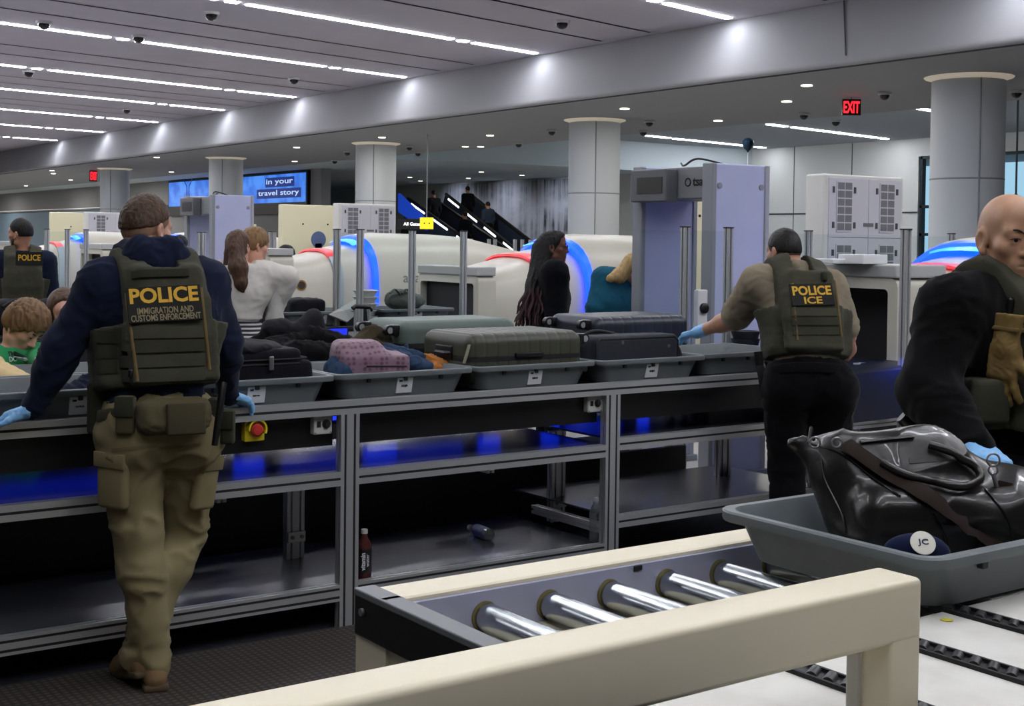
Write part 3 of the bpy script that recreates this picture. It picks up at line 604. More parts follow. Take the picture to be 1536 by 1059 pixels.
# escalators
def escal(lab, p_top, p_bot, w, people):
    a = np.array(p_top) - UZ * 1.05; b_ = np.array(p_bot) - UZ * 1.05; t = thing('escalator', lab, 'escalator', b_ * [1, 1, 0]); d = nz(b_ - a); xx = np.array([1., 0, 0])
    n_ = np.cross(xx, d); n_ = n_ * np.sign(n_[2])
    MB().obox((a + b_) / 2 - n_ * .35 + xx * w / 2, [d, xx, n_], [np.linalg.norm(b_ - a) / 2, w / 2, .3]).build('truss', mat('escalator_truss', '#16181d', .4, .3), t)
    MB().obox((a + b_) / 2 + n_ * .45, [d, xx, n_], [np.linalg.norm(b_ - a) / 2, .015, .5]).build('balustrade', mat('balustrade', '#30384a', .2), t)
    MB().obox((a + b_) / 2 + n_ * .45 + xx * w, [d, xx, n_], [np.linalg.norm(b_ - a) / 2, .015, .5]).build('balustrade', MATS['balustrade'], t)
    for o_ in (0, w): MB().obox((a + b_) / 2 + n_ * .98 + xx * o_, [d, xx, n_], [np.linalg.norm(b_ - a) / 2, .05, .05], .02).build('handrail', M_blackrub, t)
    L = np.linalg.norm(b_ - a)
    for k in range(4):
        q = a + d * L * (.06 + .25 * k); MB().obox(q + d * L * .07 + n_ * .9 - xx * .03, [d, xx, n_], [L * .075, .01, .035]).build('light_strip', mat('escalator_light', '#ffffff', emit='#eef4ff', estr=4), t)
    return a, d, n_, L, t
pt = ax(604, 292, 24.); pb = ax(745, 392, 24.); E1 = escal('escalator nearer the yellow sign, riders going up', pt, pb, 1.1, 0)
pt = ax(660, 285, 26.5); pb = ax(770, 372, 26.5); E2 = escal('escalator behind, running beside the brush-stroke mural', pt, pb, 1.1, 0)
t = E1[4]
q0, q1, q2, q3 = ax(597, 290, 23.5), ax(638, 330, 23.5), ax(638, 345, 23.5), ax(597, 318, 23.5)
MB().ring([[q + [o_, 0, 0] for q in (q0, q1, q2, q3)] for o_ in (0, .1)]).build('blue_side_panel', mat('stair_blue', '#1c48b8', emit='#1b46c8', estr=.55), t)
c = ad(640, 335, 30); t = thing('gate_sign', 'black hanging sign with white lettering and a yellow panel', 'sign', c)
c0 = ad(618, 336, 30); MB().obox(c0, [R0, F0, UZ], [.33, .03, .12], .005).build('panel', M_black, t)
letter('All Gates', c0 - F0 * .032, R0, UZ, .2, mat('sign_text', '#ffffff', emit='#ffffff', estr=1.5), t, width=.38, bold=.02)
MB().obox(c - F0 * .005, [R0, F0, UZ], [.15, .04, .13], .01).build('yellow_panel', mat('sign_yellow', '#f2dc28', emit='#ffe628', estr=.8), t)
for s in (-.05, .06): MB().cyl(c + R0 * s - F0 * .046, c + R0 * s - F0 * .05, .018, n=8).build('pictogram', M_ink, t)
MB().cyl(c + [0, 0, .1], [c[0], c[1], 4.06], .015, n=8).build('stem', M_aludark, t)
# ---------------------------------------------------------------- scanners
M_ct = mat('scanner_shell', '#c0bcae', .35, var=(1.5, '#bab6a8'))
M_red = mat('red_band', '#d8323e', .3, emit='#ff2b3a', estr=.4)
M_ring = mat('ring_glow', '#1a4cff', .3, emit='#0a3cff', estr=3.2)
M_cyan = mat('ring_top_glow', '#39b4ff', .3, emit='#2aa8ff', estr=.8)
def sup(x, y, zc, ry, rz, n=36, e=2.6):
    o = []
    for q in np.linspace(0, 2 * math.pi, n, endpoint=False):
        c_, s_ = math.cos(q), math.sin(q); o.append((x, y + ry * abs(c_) ** (2 / e) * (1 if c_ > 0 else -1), zc + rz * abs(s_) ** (2 / e) * (1 if s_ > 0 else -1)))
    return o
def scanner(Xr, Yc, lab, logo=False, hood=1.32, hz=1.19):
    t = thing('baggage_scanner', lab, 'scanner', (Xr, Yc, 0), 'white tunnel scanners')
    st = [(-1.25, .50, .36, 1.02), (-1.15, .53, .40, 1.03), (-.85, .535, .425, 1.04), (-.55, .555, .475, 1.06), (-.25, .575, .52, 1.09), (-.1, .575, .535, 1.10), (.0, .55, .52, 1.1)]
    if hood: st = [(-1.06, .52, .40, 1.03)] + st[2:]
    MB().ring([sup(Xr + x, Yc, zc, ry, rz, e=3.2 - .6 * (x + 1.25) / 1.25) for x, ry, rz, zc in st]).build('nose', M_ct, t, True)
    st = [(.0, .66, .63, 1.1), (.05, .685, .66, 1.1), (.25, .70, .685, 1.09), (.6, .71, .69, 1.08), (1.1, .70, .685, 1.08), (1.5, .67, .66, 1.08), (1.8, .62, .60, 1.08), (2.3, .55, .52, 1.06), (3.0, .52, .42, 1.04), (3.4, .5, .38, 1.03)]
    bo = MB().ring([sup(Xr + x, Yc, zc, ry, rz) for x, ry, rz, zc in st]).build('body', M_ct, t, True)
    rg = MB(); a = [np.array(sup(Xr - .005, Yc, 1.1, .672, .642)), np.array(sup(Xr - .05, Yc, 1.1, .655, .625)), np.array(sup(Xr - .06, Yc, 1.1, .62, .59)), np.array(sup(Xr - .02, Yc, 1.1, .55, .525))]
    rg.ring([list(map(tuple, q)) for q in a], True, False, False); rg.build('light_ring', M_ring, t, True)
    rt = MB(); n = 36; aa = [sup(Xr - .062 + dx, Yc, 1.1, .6 + dr, .57 + dr) for dx, dr in ((-.12, .0), (-.1, .016), (-.02, .03), (-.01, .02))]
    rt.ring([[q[j] for j in range(7, 13)] for q in aa], False, False, False); rt.build('ring_top_light', M_cyan, t, True)
    for nm, js, m_ in (('red_band', range(5, 14), M_red), ('grey_band', list(range(13, 24)), mat('grey_band', '#9aa6ad', .4)), ('grey_band', list(range(-6, 6)), MATS.get('grey_band'))):
        r_ = [sup(Xr + x, Yc, 1.066, ry, rz, e=2.9) for x, ry, rz in ((-.54, .556, .488), (-.535, .574, .508), (-.42, .58, .520), (-.415, .566, .504))]
        MB().ring([[q[j % 36] for j in js] for q in r_], False, False, False).build(nm, m_ or MATS['grey_band'], t, True)
    MB().box((Xr - 1.2, Yc - .5, .05), (Xr + 3.3, Yc + .5, .62), .03).build('plinth', mat('scanner_plinth', '#55585e', .5), t)
    if hood:
        h = MB(); x0, x1 = Xr - hood, Xr - 1.03; yo = .52; o_ = [rrect(2 * yo, .62, .06), rrect(2 * yo - .13, .48, .03)]
        rr = [[(x1, Yc + p_, hz + q_) for p_, q_ in o_[0]], [(x0, Yc + p_, hz + q_) for p_, q_ in o_[0]], [(x0 - .01, Yc + p_, hz + q_) for p_, q_ in o_[1]], [(x1 - .1, Yc + p_, hz + q_) for p_, q_ in o_[1]]]
        h.ring(rr, True, True, False).build('exit_hood', M_ct, t, True)
        MB().box((x1 - .13, Yc - .46, hz - .24), (x1 - .1, Yc + .46, hz + .24)).build('dark_curtain', mat('lead_curtain', '#0b0c12', .6), t)
        MB().box((x0 - .02, Yc - .52, hz + .31), (x1, Yc + .5, hz + .39), .01).build('hood_cap', mat('hood_cap', '#a7a8a6', .5), t)
        for k in range(5): MB().box((x1 - .09, Yc - .42 + k * .17, .97), (x1 - .085, Yc - .27 + k * .17, 1.4)).build('curtain_flap', mat('curtain_flap', '#08080b', .6), t)
        MB().box((x0 - .02, Yc - .5, .86), (x1, Yc + .5, .94), .01).build('belt', M_blackrub, t)
    if logo:
        bv = bvh_of(bo); letter('analogic', (8.33, Yc - .8, 1.23), (1, 0, 0), UZ, .2, mat('logo_grey', '#6b6e72', .5), t, name='logo_lettering', width=.54, bvh=bv, lift=.002)
    return t
scanner(8.1, 5.78, 'white tunnel scanner at the end of the nearest table, right of the leaning officer', hood=1.5)
scanner(7.85, 10.4, 'white tunnel scanner behind the woman with long braids', hood=1.22, hz=1.07)
SC3 = scanner(7.75, 14.3, 'white scanner with grey lettering behind the glass screen', True)
scanner(7.7, 19.9, 'white scanner partly hidden by the standing officer\'s head', False)
scanner(7.7, 24.7, 'farthest white scanner, beyond the officer at the second table', False)
# round badge on the third scanner
nb = [o for o in SC3.children if o.name.startswith('nose')][0]; bv = bvh_of(nb); r_ = nz(ray(452, 428)); h_ = bv.ray_cast(Vector(CO), Vector(r_), 60)
if h_[0] is not None:
    q_, n_ = np.array(h_[0]), nz(np.array(h_[1])); e_ = MB().rev(q_, n_, [(-.01, .062), (.006, .062), (.007, .05)], 24).build('emblem', mat('badge_gold', '#8a6a2c', .4, .4), SC3); MB().rev(q_ + n_ * .006, n_, [(0, .045), (.003, .044)], 24).build('emblem_centre', mat('badge_dark', '#2a2018', .5), e_)
# blue belt end section in front of the near hood
t = thing('curved_belt_section', 'dark belt section with blue glow before the scanner exit', 'conveyor', (6.2, 5.6, 0))
mb = MB(); top = [(5.88, 5.12, .97), (6.0, 5.10, .975), (6.15, 5.06, .985), (6.3, 5.0, 1.0), (6.45, 4.97, 1.0), (6.57, 4.97, 1.0)]
mb.ring([[(x, y, z - .3), (x, y, z - .02), (x, y + .03, z), (x, 6.3, z), (x, 6.3, z - .3)] for x, y, z in top]).build('belt_housing', mat('belt_housing', '#101624', .35), t, True)
for k in range(26):
    x, y = random.uniform(5.92, 6.5), random.uniform(5.2, 6.1); MB().cyl((x, y, .965), (x, y, 1.0 + .0), .022, n=10).build('ball_caster', M_alu, t)
for k, (x0, x1) in enumerate(((5.95, 6.35),)):  # blue lamp without a fixture, added for the glow on the belt front
    ld = bpy.data.lights.new('belt_blue_fill', 'AREA'); ld.energy = 1.2; ld.size = .3; ld.color = (.05, .1, 1); lo = bpy.data.objects.new('belt_blue_fill', ld); C.objects.link(lo); lo.location = (6.35, 4.88, .99); lo.rotation_euler = (math.radians(20), 0, 0)
for x in (6.1, 6.53):
    mb = MB(); extr(mb, (x, 5.15, 0), (x, 5.15, .68), .045, .045, (0, 1, 0), (1, 1)); mb.build('leg', M_alu, t)
mb = MB(); extr(mb, (5.9, 5.15, .3), (6.56, 5.15, .3), .045, .06, (0, 0, 1), (1, 1)); extr(mb, (5.9, 5.12, .66), (6.56, 5.12, .66), .045, .045, (0, 0, 1), (1, 1)); mb.build('stretcher', M_alu, t)
# ---------------------------------------------------------------- near inspection table
TY = 5.1
T = thing('inspection_table', 'long aluminium-framed tray table with two steel shelves and blue underlighting', 'table', (2.7, 5.7, 0))
M_slot = mat('slot_shade', '#1b1c1e', .6)
def bar(nm, a, b, w, h, up, sl, par=None):
    mb = MB(); extr(mb, a, b, w, h, up, sl); o = mb.build(nm, M_alu, par or T); a = np.array(a, float); b = np.array(b, float)
    if abs(a[1] - b[1]) < 1e-6 and a[1] < TY + .1:      # dark strips stand in for the shade inside the front slots
        if abs(a[2] - b[2]) < 1e-6:
            for k in ((0,) if h < .065 else (-.018, .018)): MB().box((a[0], a[1] - w / 2 + .0015, a[2] + k - .0052), (b[0], a[1] - w / 2 + .006, a[2] + k + .0052)).build('slot', M_slot, o)
        else:
            for k in (-.0225, .0225): MB().box((a[0] + k - .0052, a[1] - h / 2 + .0015, a[2]), (a[0] + k + .0052, a[1] - h / 2 + .006, b[2])).build('slot', M_slot, o)
    return o
XL, XM, XN, XR = -.7, 2.763, 4.239, 5.75
for x in (1.20, XM, XN, XR): bar('post', (x, TY + .0225, 0), (x, TY + .0225, .94), .09, .045, (0, 1, 0), (2, 1))
bar('top_rail', (XL, TY + .0225, .97), (XR + .05, TY + .0225, .97), .045, .06, (0, 0, 1), (1, 1))
for x0, x1 in ((XL, 1.155), (1.245, XM - .045), (XM + .045, XN - .045)):
    bar('middle_rail', (x0, TY + .0225, .662), (x1, TY + .0225, .662), .045, .062, (0, 0, 1), (1, 1)); bar('bottom_rail', (x0, TY + .0225, .165), (x1, TY + .0225, .165), .045, .07, (0, 0, 1), (1, 2))
bar('middle_rail', (XN + .045, TY + .0225, .69), (XR, TY + .0225, .69), .045, .062, (0, 0, 1), (1, 1)); zb = .30
bar('bottom_rail', (XN + .045, TY + .0225, zb), (XR, TY + .0225, zb), .045, .062, (0, 0, 1), (1, 1))
MB().box((XL, TY + .05, .675), (XN, 6.0, .685)).build('middle_shelf', M_steel, T); MB().box((XN + .05, TY + .05, .70), (XR + .1, 6.0, .71)).build('middle_shelf', M_steel, T)
MB().box((XL, TY + .05, .175), (XN, 5.95, .185)).build('lower_shelf', M_steel, T); MB().box((XN + .05, TY + .05, zb + .01), (XR + .1, 6.0, zb + .02)).build('lower_shelf', M_steel, T)
MB().box((XL, TY + .045, .93), (XR + .1, 6.32, .985)).build('belt_deck', M_blackrub, T)
for x0, x1 in ((XL, XM - .05), (XM + .05, XN - .05), (XN + .05, XR - .25)): MB().box((x0, 5.17, .80), (x1, 5.24, .93)).build('apron', M_black, T)
MB().box((XR - .22, 5.17, .78), (XR, 5.24, .93)).build('apron', mat('blue_apron', '#10206c', .5), T, label='dark blue apron panel')
bar('rear_rail', (XL, 6.32, .97), (XR, 6.32, .97), .045, .06, (0, 0, 1), (1, 1))
for x in (2.80, 4.36, 5.6): 
    bar('inner_post', (x, 5.72, .185), (x, 5.72, .675), .09, .045, (0, 1, 0), (2, 1))
    pl = MB().box((x - .045, 5.683, .265), (x + .045, 5.692, .315), .002).build('bracket', mat('bracket_zinc', '#c8c8c4', .35, .7), T)
    for s in (-.024, .024): MB().cyl((x + s, 5.684, .29), (x + s, 5.676, .29), .009, n=10).build('bolt', M_aludark, pl)
for x in (1.2, 2.76, 4.24, 5.7): bar('rear_post', (x, 6.3, 0), (x, 6.3, .94), .045, .045, (0, 1, 0), (1, 1))
for x in (2.45, 3.95): bar('side_stretcher', (x - .0, 5.75, .5), (x, 6.3, .5), .045, .045, (0, 0, 1), (1, 1)); MB().box((x - .06, 6.1, .53), (x + .2, 6.16, .58)).build('motor_box', M_black, T)
bar('side_stretcher', (XN - .0, TY + .045, .26), (XN, 5.75, .26), .045, .045, (0, 0, 1), (1, 1))
MB().box((XL, 6.2, .22), (XR, 6.24, .42)).build('rear_panel', M_black, T); MB().box((XL, 6.27, 0), (XR, 6.3, .3)).build('rear_kick', M_black, T)
for x0, x1 in ((1.30, 1.37), (2.58, 2.72), (3.28, 3.46), (3.98, 4.10), (4.40, 4.50), (5.1, 5.16)): MB().box((x0, 5.88, .74), (x1, 5.92, .82), .004).build('led_block', M_blue, T)
for x0, x1 in ((-.5, 1.2), (1.45, 2.5), (2.85, 3.2), (3.52, 3.9), (4.6, 5.0)): MB().box((x0, 5.94, .79), (x1, 5.97, .82), .004).build('led_strip', mat('blue_led_wash', '#1020ff', emit='#2038ff', estr=1.6), T)
MB().box((XL, 6.244, .43), (XR, 6.26, .53)).build('rear_beam', mat('rear_beam', '#b8b9b6', .6), T)
for x in (2.5, 4.05): MB().box((x - .05, 6.05, .585), (x + .2, 6.1, .6)).build('led_strip', mat('blue_led_dim', '#1020ff', emit='#1436ff', estr=1.6), T)
MB().box((XL, 6.0, .76), (XR, 6.03, .93)).build('rear_apron', M_black, T)
# controls on the apron
c = ay(378, 643, 5.165); e = MB().box(c - [.045, .03, .05], c + [.045, .01, .05], .006).build('emergency_stop', mat('estop_yellow', '#d8c21e', .45), T, label='yellow emergency stop box with a red button')
g = MB(); aa = np.linspace(-.5, math.pi + .1, 14); g.ring([[c + [.042 * math.cos(q) * k, y, .042 * math.sin(q) * k + .004] for q in aa] for k, y in ((1.0, -.03), (1.0, -.062), (.84, -.062), (.84, -.03))], False, False, False)
g.build('guard', MATS['estop_yellow'], e, True); MB().rev(c + [0, -.03, 0], (0, -1, 0), [(0, .018), (.012, .018), (.014, .027), (.026, .027), (.034, .02), (.036, .004)], 20).build('button', mat('estop_red', '#b5342c', .35), e, True)
for (x, y) in ((480, 635), (887, 604)):
    c = ay(x, y, 5.165); e = MB().box(c - [.044, .03, .044], c + [.044, .01, .044], .005).build('control_box', mat('control_grey', '#b9bab6', .45), T, label='light grey control box with a round black key switch')
    MB().rev(c + [.014, -.03, 0], (0, -1, 0), [(0, .019), (.006, .019), (.007, .012), (.016, .011), (.017, .003)], 18).build('switch', mat('switch_dark', '#1c1c1e', .4), e, True); MB().box(c + [-.03, -.032, -.013], c + [-.012, -.029, .013]).build('plate', M_ink, e)
    for sx_ in (-1, 1):
        for sz in (-1, 1): MB().cyl(c + [sx_ * .037, -.03, sz * .037], c + [sx_ * .037, -.032, sz * .037], .004, n=8).build('screw', M_aludark, e)
# ---------------------------------------------------------------- trays
def tray(x, y, z, lab, w=.73, d=.58, h=.118, text=None, rot=0, sag=0, side=-1):
    t = thing('security_tray', lab, 'tray', (x, y, z), 'grey security trays'); Mz = Matrix.Rotation(rot, 3, 'Z')
    def ring(w_, d_, r_, zz, sg=0):
        o = []
        for p, q in rrect(w_, d_, r_, 6):
            v = Mz @ Vector((p, q, 0)); fx = 1 - min(1, (2 * q / d) ** 2) if abs(p) > w_ * .45 else (1 - min(1, (2 * p / w) ** 2)) * .3; o.append((x + v.x, y + v.y, z + zz - sg * fx))
        return o
    a = [ring(w - .15, d - .13, .05, .004), ring(w - .14, d - .12, .055, 0), ring(w - .12, d - .10, .06, .004), ring(w - .058, d - .058, .05, h - .02, sag), ring(w - .004, d - .004, .045, h - .024, sag), ring(w, d, .045, h - .018, sag), ring(w, d, .045, h - .004, sag), ring(w - .008, d - .008, .042, h, sag), ring(w - .046, d - .046, .036, h, sag), ring(w - .054, d - .054, .034, h - .006, sag), ring(w - .13, d - .11, .055, .01), ring(w - .15, d - .13, .05, .007)]
    # the long walls carry subdivided straight runs for the dip
    MB().ring(a).build('shell', M_tray, t, True)
    for s in (-.26, 0, .26):
        v = Mz @ Vector((s * w, side * (d / 2 - .026), 0)); MB().obox((x + v.x, y + v.y, z + h - .034), [Mz @ Vector((1, 0, 0)), Mz @ Vector((0, 1, 0)), Vector((0, 0, 1))], [.009, .008, .011], .003).build('lug', mat('tray_dark', '#2c2f31', .6), t)
    if text:
        k = .052; yy = d / 2 - .058 ; dr = Mz @ Vector((0, side, 0)); rr = Mz @ Vector((1, 0, 0)) * (-side); uu = nz(np.array(Vector((0, 0, 1))) * .094 + np.array(dr) * .021); c_ = np.array((x, y, z)) + np.array(dr) * (d / 2 - .0375) + UZ * .052 + np.array(rr) * .0
        ax_ = [nz(rr), nz(np.cross(uu, nz(rr))), uu]; o_ = MB().obox(c_, [ax_[0], ax_[1], ax_[2]], [.041, .004, .036], .001).build('label', M_label, t)
        letter(text, c_ - ax_[1] * -.0 + np.cross(ax_[0], uu) * .0045 - uu * .003, rr, uu, .02, M_ink, o_, width=.034, bold=.03)
        MB().obox(c_ + np.cross(ax_[0], uu) * .0045 + uu * .022 - np.array(rr) * .022, [ax_[0], ax_[1], ax_[2]], [.008, .0008, .004]).build('logo_mark', M_ink, o_)
    return t
ZT = .987; Yf = 5.44
tray(1.62, Yf, ZT, 'grey tray under the standing officer\'s left arm, labelled', text='0209KB')
tray(2.36, Yf, ZT, 'grey tray holding the black soft suitcase', text='020N4A')
tray(3.095, Yf + .02, ZT, 'grey tray with pink box and denim jacket', text='020JR')
tray(3.83, Yf + .02, ZT, 'grey tray under the olive hard suitcase', text='0201A')
tray(4.563, Yf + .0, ZT, 'grey tray holding the charcoal backpack-style bag', text='030JN')
tray(5.30, Yf + .04, ZT, 'empty dark grey tray beside the leaning officer\'s hip', d=.56)
tray(2.78, 6.03, ZT, 'grey tray in the back row under the black coats', d=.5)
tray(3.62, 6.03, ZT, 'grey tray in the back row under the mint suitcase', d=.5)
tray(4.95, 6.03, ZT, 'grey tray in the back row under the navy suitcase', d=.5)
tray(1.75, 6.03, ZT, 'grey back-row tray in front of the boy in green', d=.5)
# ---------------------------------------------------------------- foreground conveyor
V = thing('roller_conveyor', 'white foreground roller conveyor with steel rollers and black end cap', 'conveyor', (2.0, 1.9, 0))
ly, li = 2.35, 2.23; X0, X1 = 1.285, 2.95
led = MB(); pr = [(li, .99), (li, .997), (li + .006, 1.0), (li + .02, 1.0), (li + .022, .997), (li + .085, .997), (li + .088, .994), (ly - .006, .994), (ly, .988), (ly, .80), (li, .80)]
led.ring([[(x, y, z) for y, z in pr] for x in (X0 + .005, X1)]).build('side_rail', M_white, V)
MB().box((X0 + .02, li - .012, .80), (X1, li - .001, .99)).build('inner_plate', mat('inner_steel', '#a7aac4', .36, .35, bump=(7, .05, .01)), V)
hole = ay(957, 852, li - .014); MB().obox(hole, [np.array([1., 0, 0]), UZ, np.array([0, 1., 0])], [.012, .0065, .003], .006).build('slot_hole', M_black, V)
MB().box((X0, 1.60, .907), (X0 + .045, ly, .998), .004).build('end_cap', M_black, V)
MB().box((X0 - .001, 1.60, .985), (X0 + .047, ly + .001, 1.0), .003).build('cap_plate', mat('cap_grey', '#76787a', .5, .4), V)
MB().box((X0 + .012, 1.62, 0), (X1 - .02, ly - .01, .905), .006).build('base_cabinet', M_white, V)
MB().box((X0 + .02, 1.62, .82), (2.36, li - .012, .85)).build('roller_pan', mat('roller_pan', '#5a5f8c', .35, .4), V)
MB().cyl((X0 - .002, ly - .04, .96), (X0 - .008, ly - .04, .96), .008, n=12).build('cap_bolt', M_aludark, V)
rx = [ay(px_, py_, li)[0] for px_, py_ in ((722, 915), (818, 893), (908, 880), (994, 864), (1074, 848))]
for x in [rx[0] - .16] + rx + [rx[-1] + .17]:
    if x < X0 + .06: x = X0 + .085
    ro = MB().rev((x, li - .016, .938), (0, -1, 0), [(0, .026), (.004, .029), (.02, .029), (.024, .029), (.58, .029)], 28).build('roller', mat('roller_steel', '#a6abae', .22, 1), V, True)
    MB().rev((x, li - .010, .938), (0, -1, 0), [(0, .0318), (.005, .0318), (.007, .027)], 24).build('bearing', mat('bearing_brass', '#6f6743', .45, .5), ro, True)
MB().box((2.36, 1.63, .955), (X1, li - .012, .983), .002).build('deck_plate', mat('deck_white', '#cfcdc6', .55, var=(9, '#c3c0b8', .4, .7)), V)
MB().box((1.3, .55, .955), (X1, 1.628, .983), .002).build('deck_plate', MATS['deck_white'], V)
def track(x, y0, y1):
    o = MB().box((x - .024, y0, .975), (x + .024, y1, .9855)).build('roller_track', M_black, V); n = int((y1 - y0) / .036)
    for s in (-1, 1): MB().box((x + s * .024 - .003, y0, .98), (x + s * .024 + .003, y1, .991)).build('track_edge', M_blackrub, o)
    for i in range(n):
        y = y0 + .02 + i * .036; d = nz([1, .55, 0]) * .019; MB().cyl(np.array([x, y, .984]) - d, np.array([x, y, .984]) + d, .0105, n=12).build('wheel', mat('omni_wheel', '#3b3b3c', .35, .3), o, True)
track(2.222, 1.0, 1.66); track(1.965, .9, 1.6); track(1.69, .8, 1.55)
yl = az(1420, 930, .984); MB().rev(yl, (0, 0, 1), [(0, .012), (.0008, .012), (.0008, .009)], 16).build('yellow_mark', mat('mark_yellow', '#c8c040', .6), V)
# white guard rail
G = thing('guard_rail', 'thick cream-white guard rail in front of the rollers', 'railing', (2.0, 1.57, 0))
zr = 1.20; yr0, yr1 = 1.269, 1.354; xr1 = 1.666
zlo = ay(1200, 1005, yr0)[2]
MB().box((-1.2, yr0, zlo), (xr1, yr1, zr), .010, 4).build('top_bar', M_white, G, True)
MB().box((ay(1337, 1000, yr0)[0], yr0 + .0015, .984), (xr1 - .0015, yr1 - .02, zlo + .04), .006, 3).build('leg', M_white, G, True)
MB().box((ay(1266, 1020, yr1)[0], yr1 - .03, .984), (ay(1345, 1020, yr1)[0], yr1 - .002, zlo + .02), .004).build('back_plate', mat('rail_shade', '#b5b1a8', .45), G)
MB().box((-1.2, yr0, .45), (-1.1, yr1, zlo + .03), .01).build('leg', M_white, G); MB().box((-1.25, yr0 - .1, 0), (-1.05, yr1 + .1, .45), .01).build('foot', M_white, G)
# low white cabinet in front of the belt
W_ = thing('low_cabinet', 'low white cabinet with black rear bar behind the leaning officer\'s legs', 'cabinet', (6.05, 4.72, 0))
MB().box((5.62, 4.42, .04), (6.42, 4.93, .56), .008).build('body', M_white, W_); MB().box((5.60, 4.93, .50), (6.45, 4.965, .60), .004).build('end_bar', M_black, W_); MB().box((5.66, 4.46, 0), (6.38, 4.9, .04)).build('plinth', M_black, W_)
# floor mat
gm = bpy.data.materials.new('rubber_mat'); gm.use_nodes = True; nt = gm.node_tree; b = nt.nodes['Principled BSDF']; b.inputs['Roughness'].default_value = .8
tc = nt.nodes.new('ShaderNodeTexCoord'); bk = nt.nodes.new('ShaderNodeTexBrick'); bk.offset = 0; bk.inputs['Scale'].default_value = 1; bk.inputs['Brick Width'].default_value = .03; bk.inputs['Row Height'].default_value = .03; bk.inputs['Mortar Size'].default_value = .007
bk.inputs['Color1'].default_value = (*lin('#4d443b'), 1); bk.inputs['Color2'].default_value = (*lin('#453d35'), 1); bk.inputs['Mortar'].default_value = (*lin('#26221e'), 1); nt.links.new(tc.outputs['Object'], bk.inputs[0]); nt.links.new(bk.outputs[0], b.inputs['Base Color'])
bp = nt.nodes.new('ShaderNodeBump'); bp.inputs['Strength'].default_value = .6; bp.inputs['Distance'].default_value = .006; nt.links.new(bk.outputs['Fac'], bp.inputs['Height']); bp.invert = True; nt.links.new(bp.outputs[0], b.inputs['Normal'])
fm = MB().box((-1.5, 3.2, .0065), (3.6, 5.115, .018), .004).build('floor_mat', gm); tag(fm, 'brown ribbed rubber mat on the floor in front of the table', 'mat')
# ---------------------------------------------------------------- glass screens
M_plast2 = mat('knob_black', '#141416', .4)
def gpost(o, x, y, z0, z1): mb = MB(); extr(mb, (x, y, z0), (x, y, z1), .045, .045, (0, 1, 0), (1, 1)); mb.build('post', M_alu, o); MB().box((x - .026, y - .026, z1), (x + .026, y + .026, z1 + .008), .002).build('post_cap', M_black, o)
def screen(lab, pts, z0, z1, panes, pz=None, ends=()):
    t = thing('glass_screen', lab, 'screen', (pts[0][0], pts[0][1], z0), 'glass screens on aluminium posts')
    for x, y in pts: gpost(t, x, y, z0, z1)
    pts = list(pts) + list(ends)
    for i, j in panes:
        a = np.array([*pts[i], 0]); b_ = np.array([*pts[j], 0]); d = nz(b_ - a); L = np.linalg.norm(b_ - a)
        MB().obox((a + b_) / 2 + UZ * ((pz or z0 + .05) + z1 - .02) / 2, [d, np.cross(UZ, d), UZ], [L / 2 - .025, .004, (z1 - .02 - (pz or z0 + .05)) / 2]).build('pane', M_glass, t)
    return t
pq = lambda x, Y: tuple(ay(x, 400, Y)[:2])
GS = screen('glass screen with two posts close behind the leaning officer\'s arm', [pq(1027, 6.42), pq(1092, 6.42)], 0, 1.80, [(0, 1), (2, 0)], 1.03, ends=[pq(955, 6.42)])
lb = ay(1051, 462, 6.41); l_ = MB().box(lb - [.045, .02, .15], lb + [.045, .02, .12], .008).build('latch_box', mat('latch_white', '#d4d4d8', .45), GS); MB().rev(lb + [.005, -.02, .0], (0, -1, 0), [(0, .034), (.02, .034), (.028, .022)], 18).build('knob', M_plast2, l_, True)
screen('glass screen between the metal detector and the grilled white cabinet', [pq(1120, 7.1), pq(1212, 7.1), (9.6, 7.1)], 0, 1.80, [(0, 1), (1, 2)], .3)
screen('single glass-screen post in front of the scanner exit hood', [pq(1358, 5.02), ], .3, 1.79, [])
screen('glass screen on the second table, four posts around the grey lettering', [pq(505, 9.7), pq(540, 9.55), pq(618, 9.55), pq(695, 9.55)], .99, 1.77, [(0, 1), (1, 2), (2, 3)])
screen('far glass screen left of the standing officer', [tuple(ad(70, 400, 15)[:2]), tuple(ad(101, 400, 15)[:2]), tuple(ad(129, 400, 15)[:2])], 0, 1.76, [(0, 1), (1, 2)], .95)
screen('glass screen posts beside the far metal detector', [tuple(ad(299, 400, 16)[:2]), tuple(ad(305, 400, 16)[:2])], 0, 1.75, [])
screen('distant row of glass screens below the mural', [tuple(ad(x, 400, 22)[:2]) for x in (706, 733, 742, 772, 783, 795)], 0, 1.72, [(0, 1), (2, 3), (4, 5)], .3)
screen('distant glass screen post near the cream panel', [tuple(ad(x, 400, 19)[:2]) for x in (405, 411)], 0, 1.78, [(0, 1)], .6)
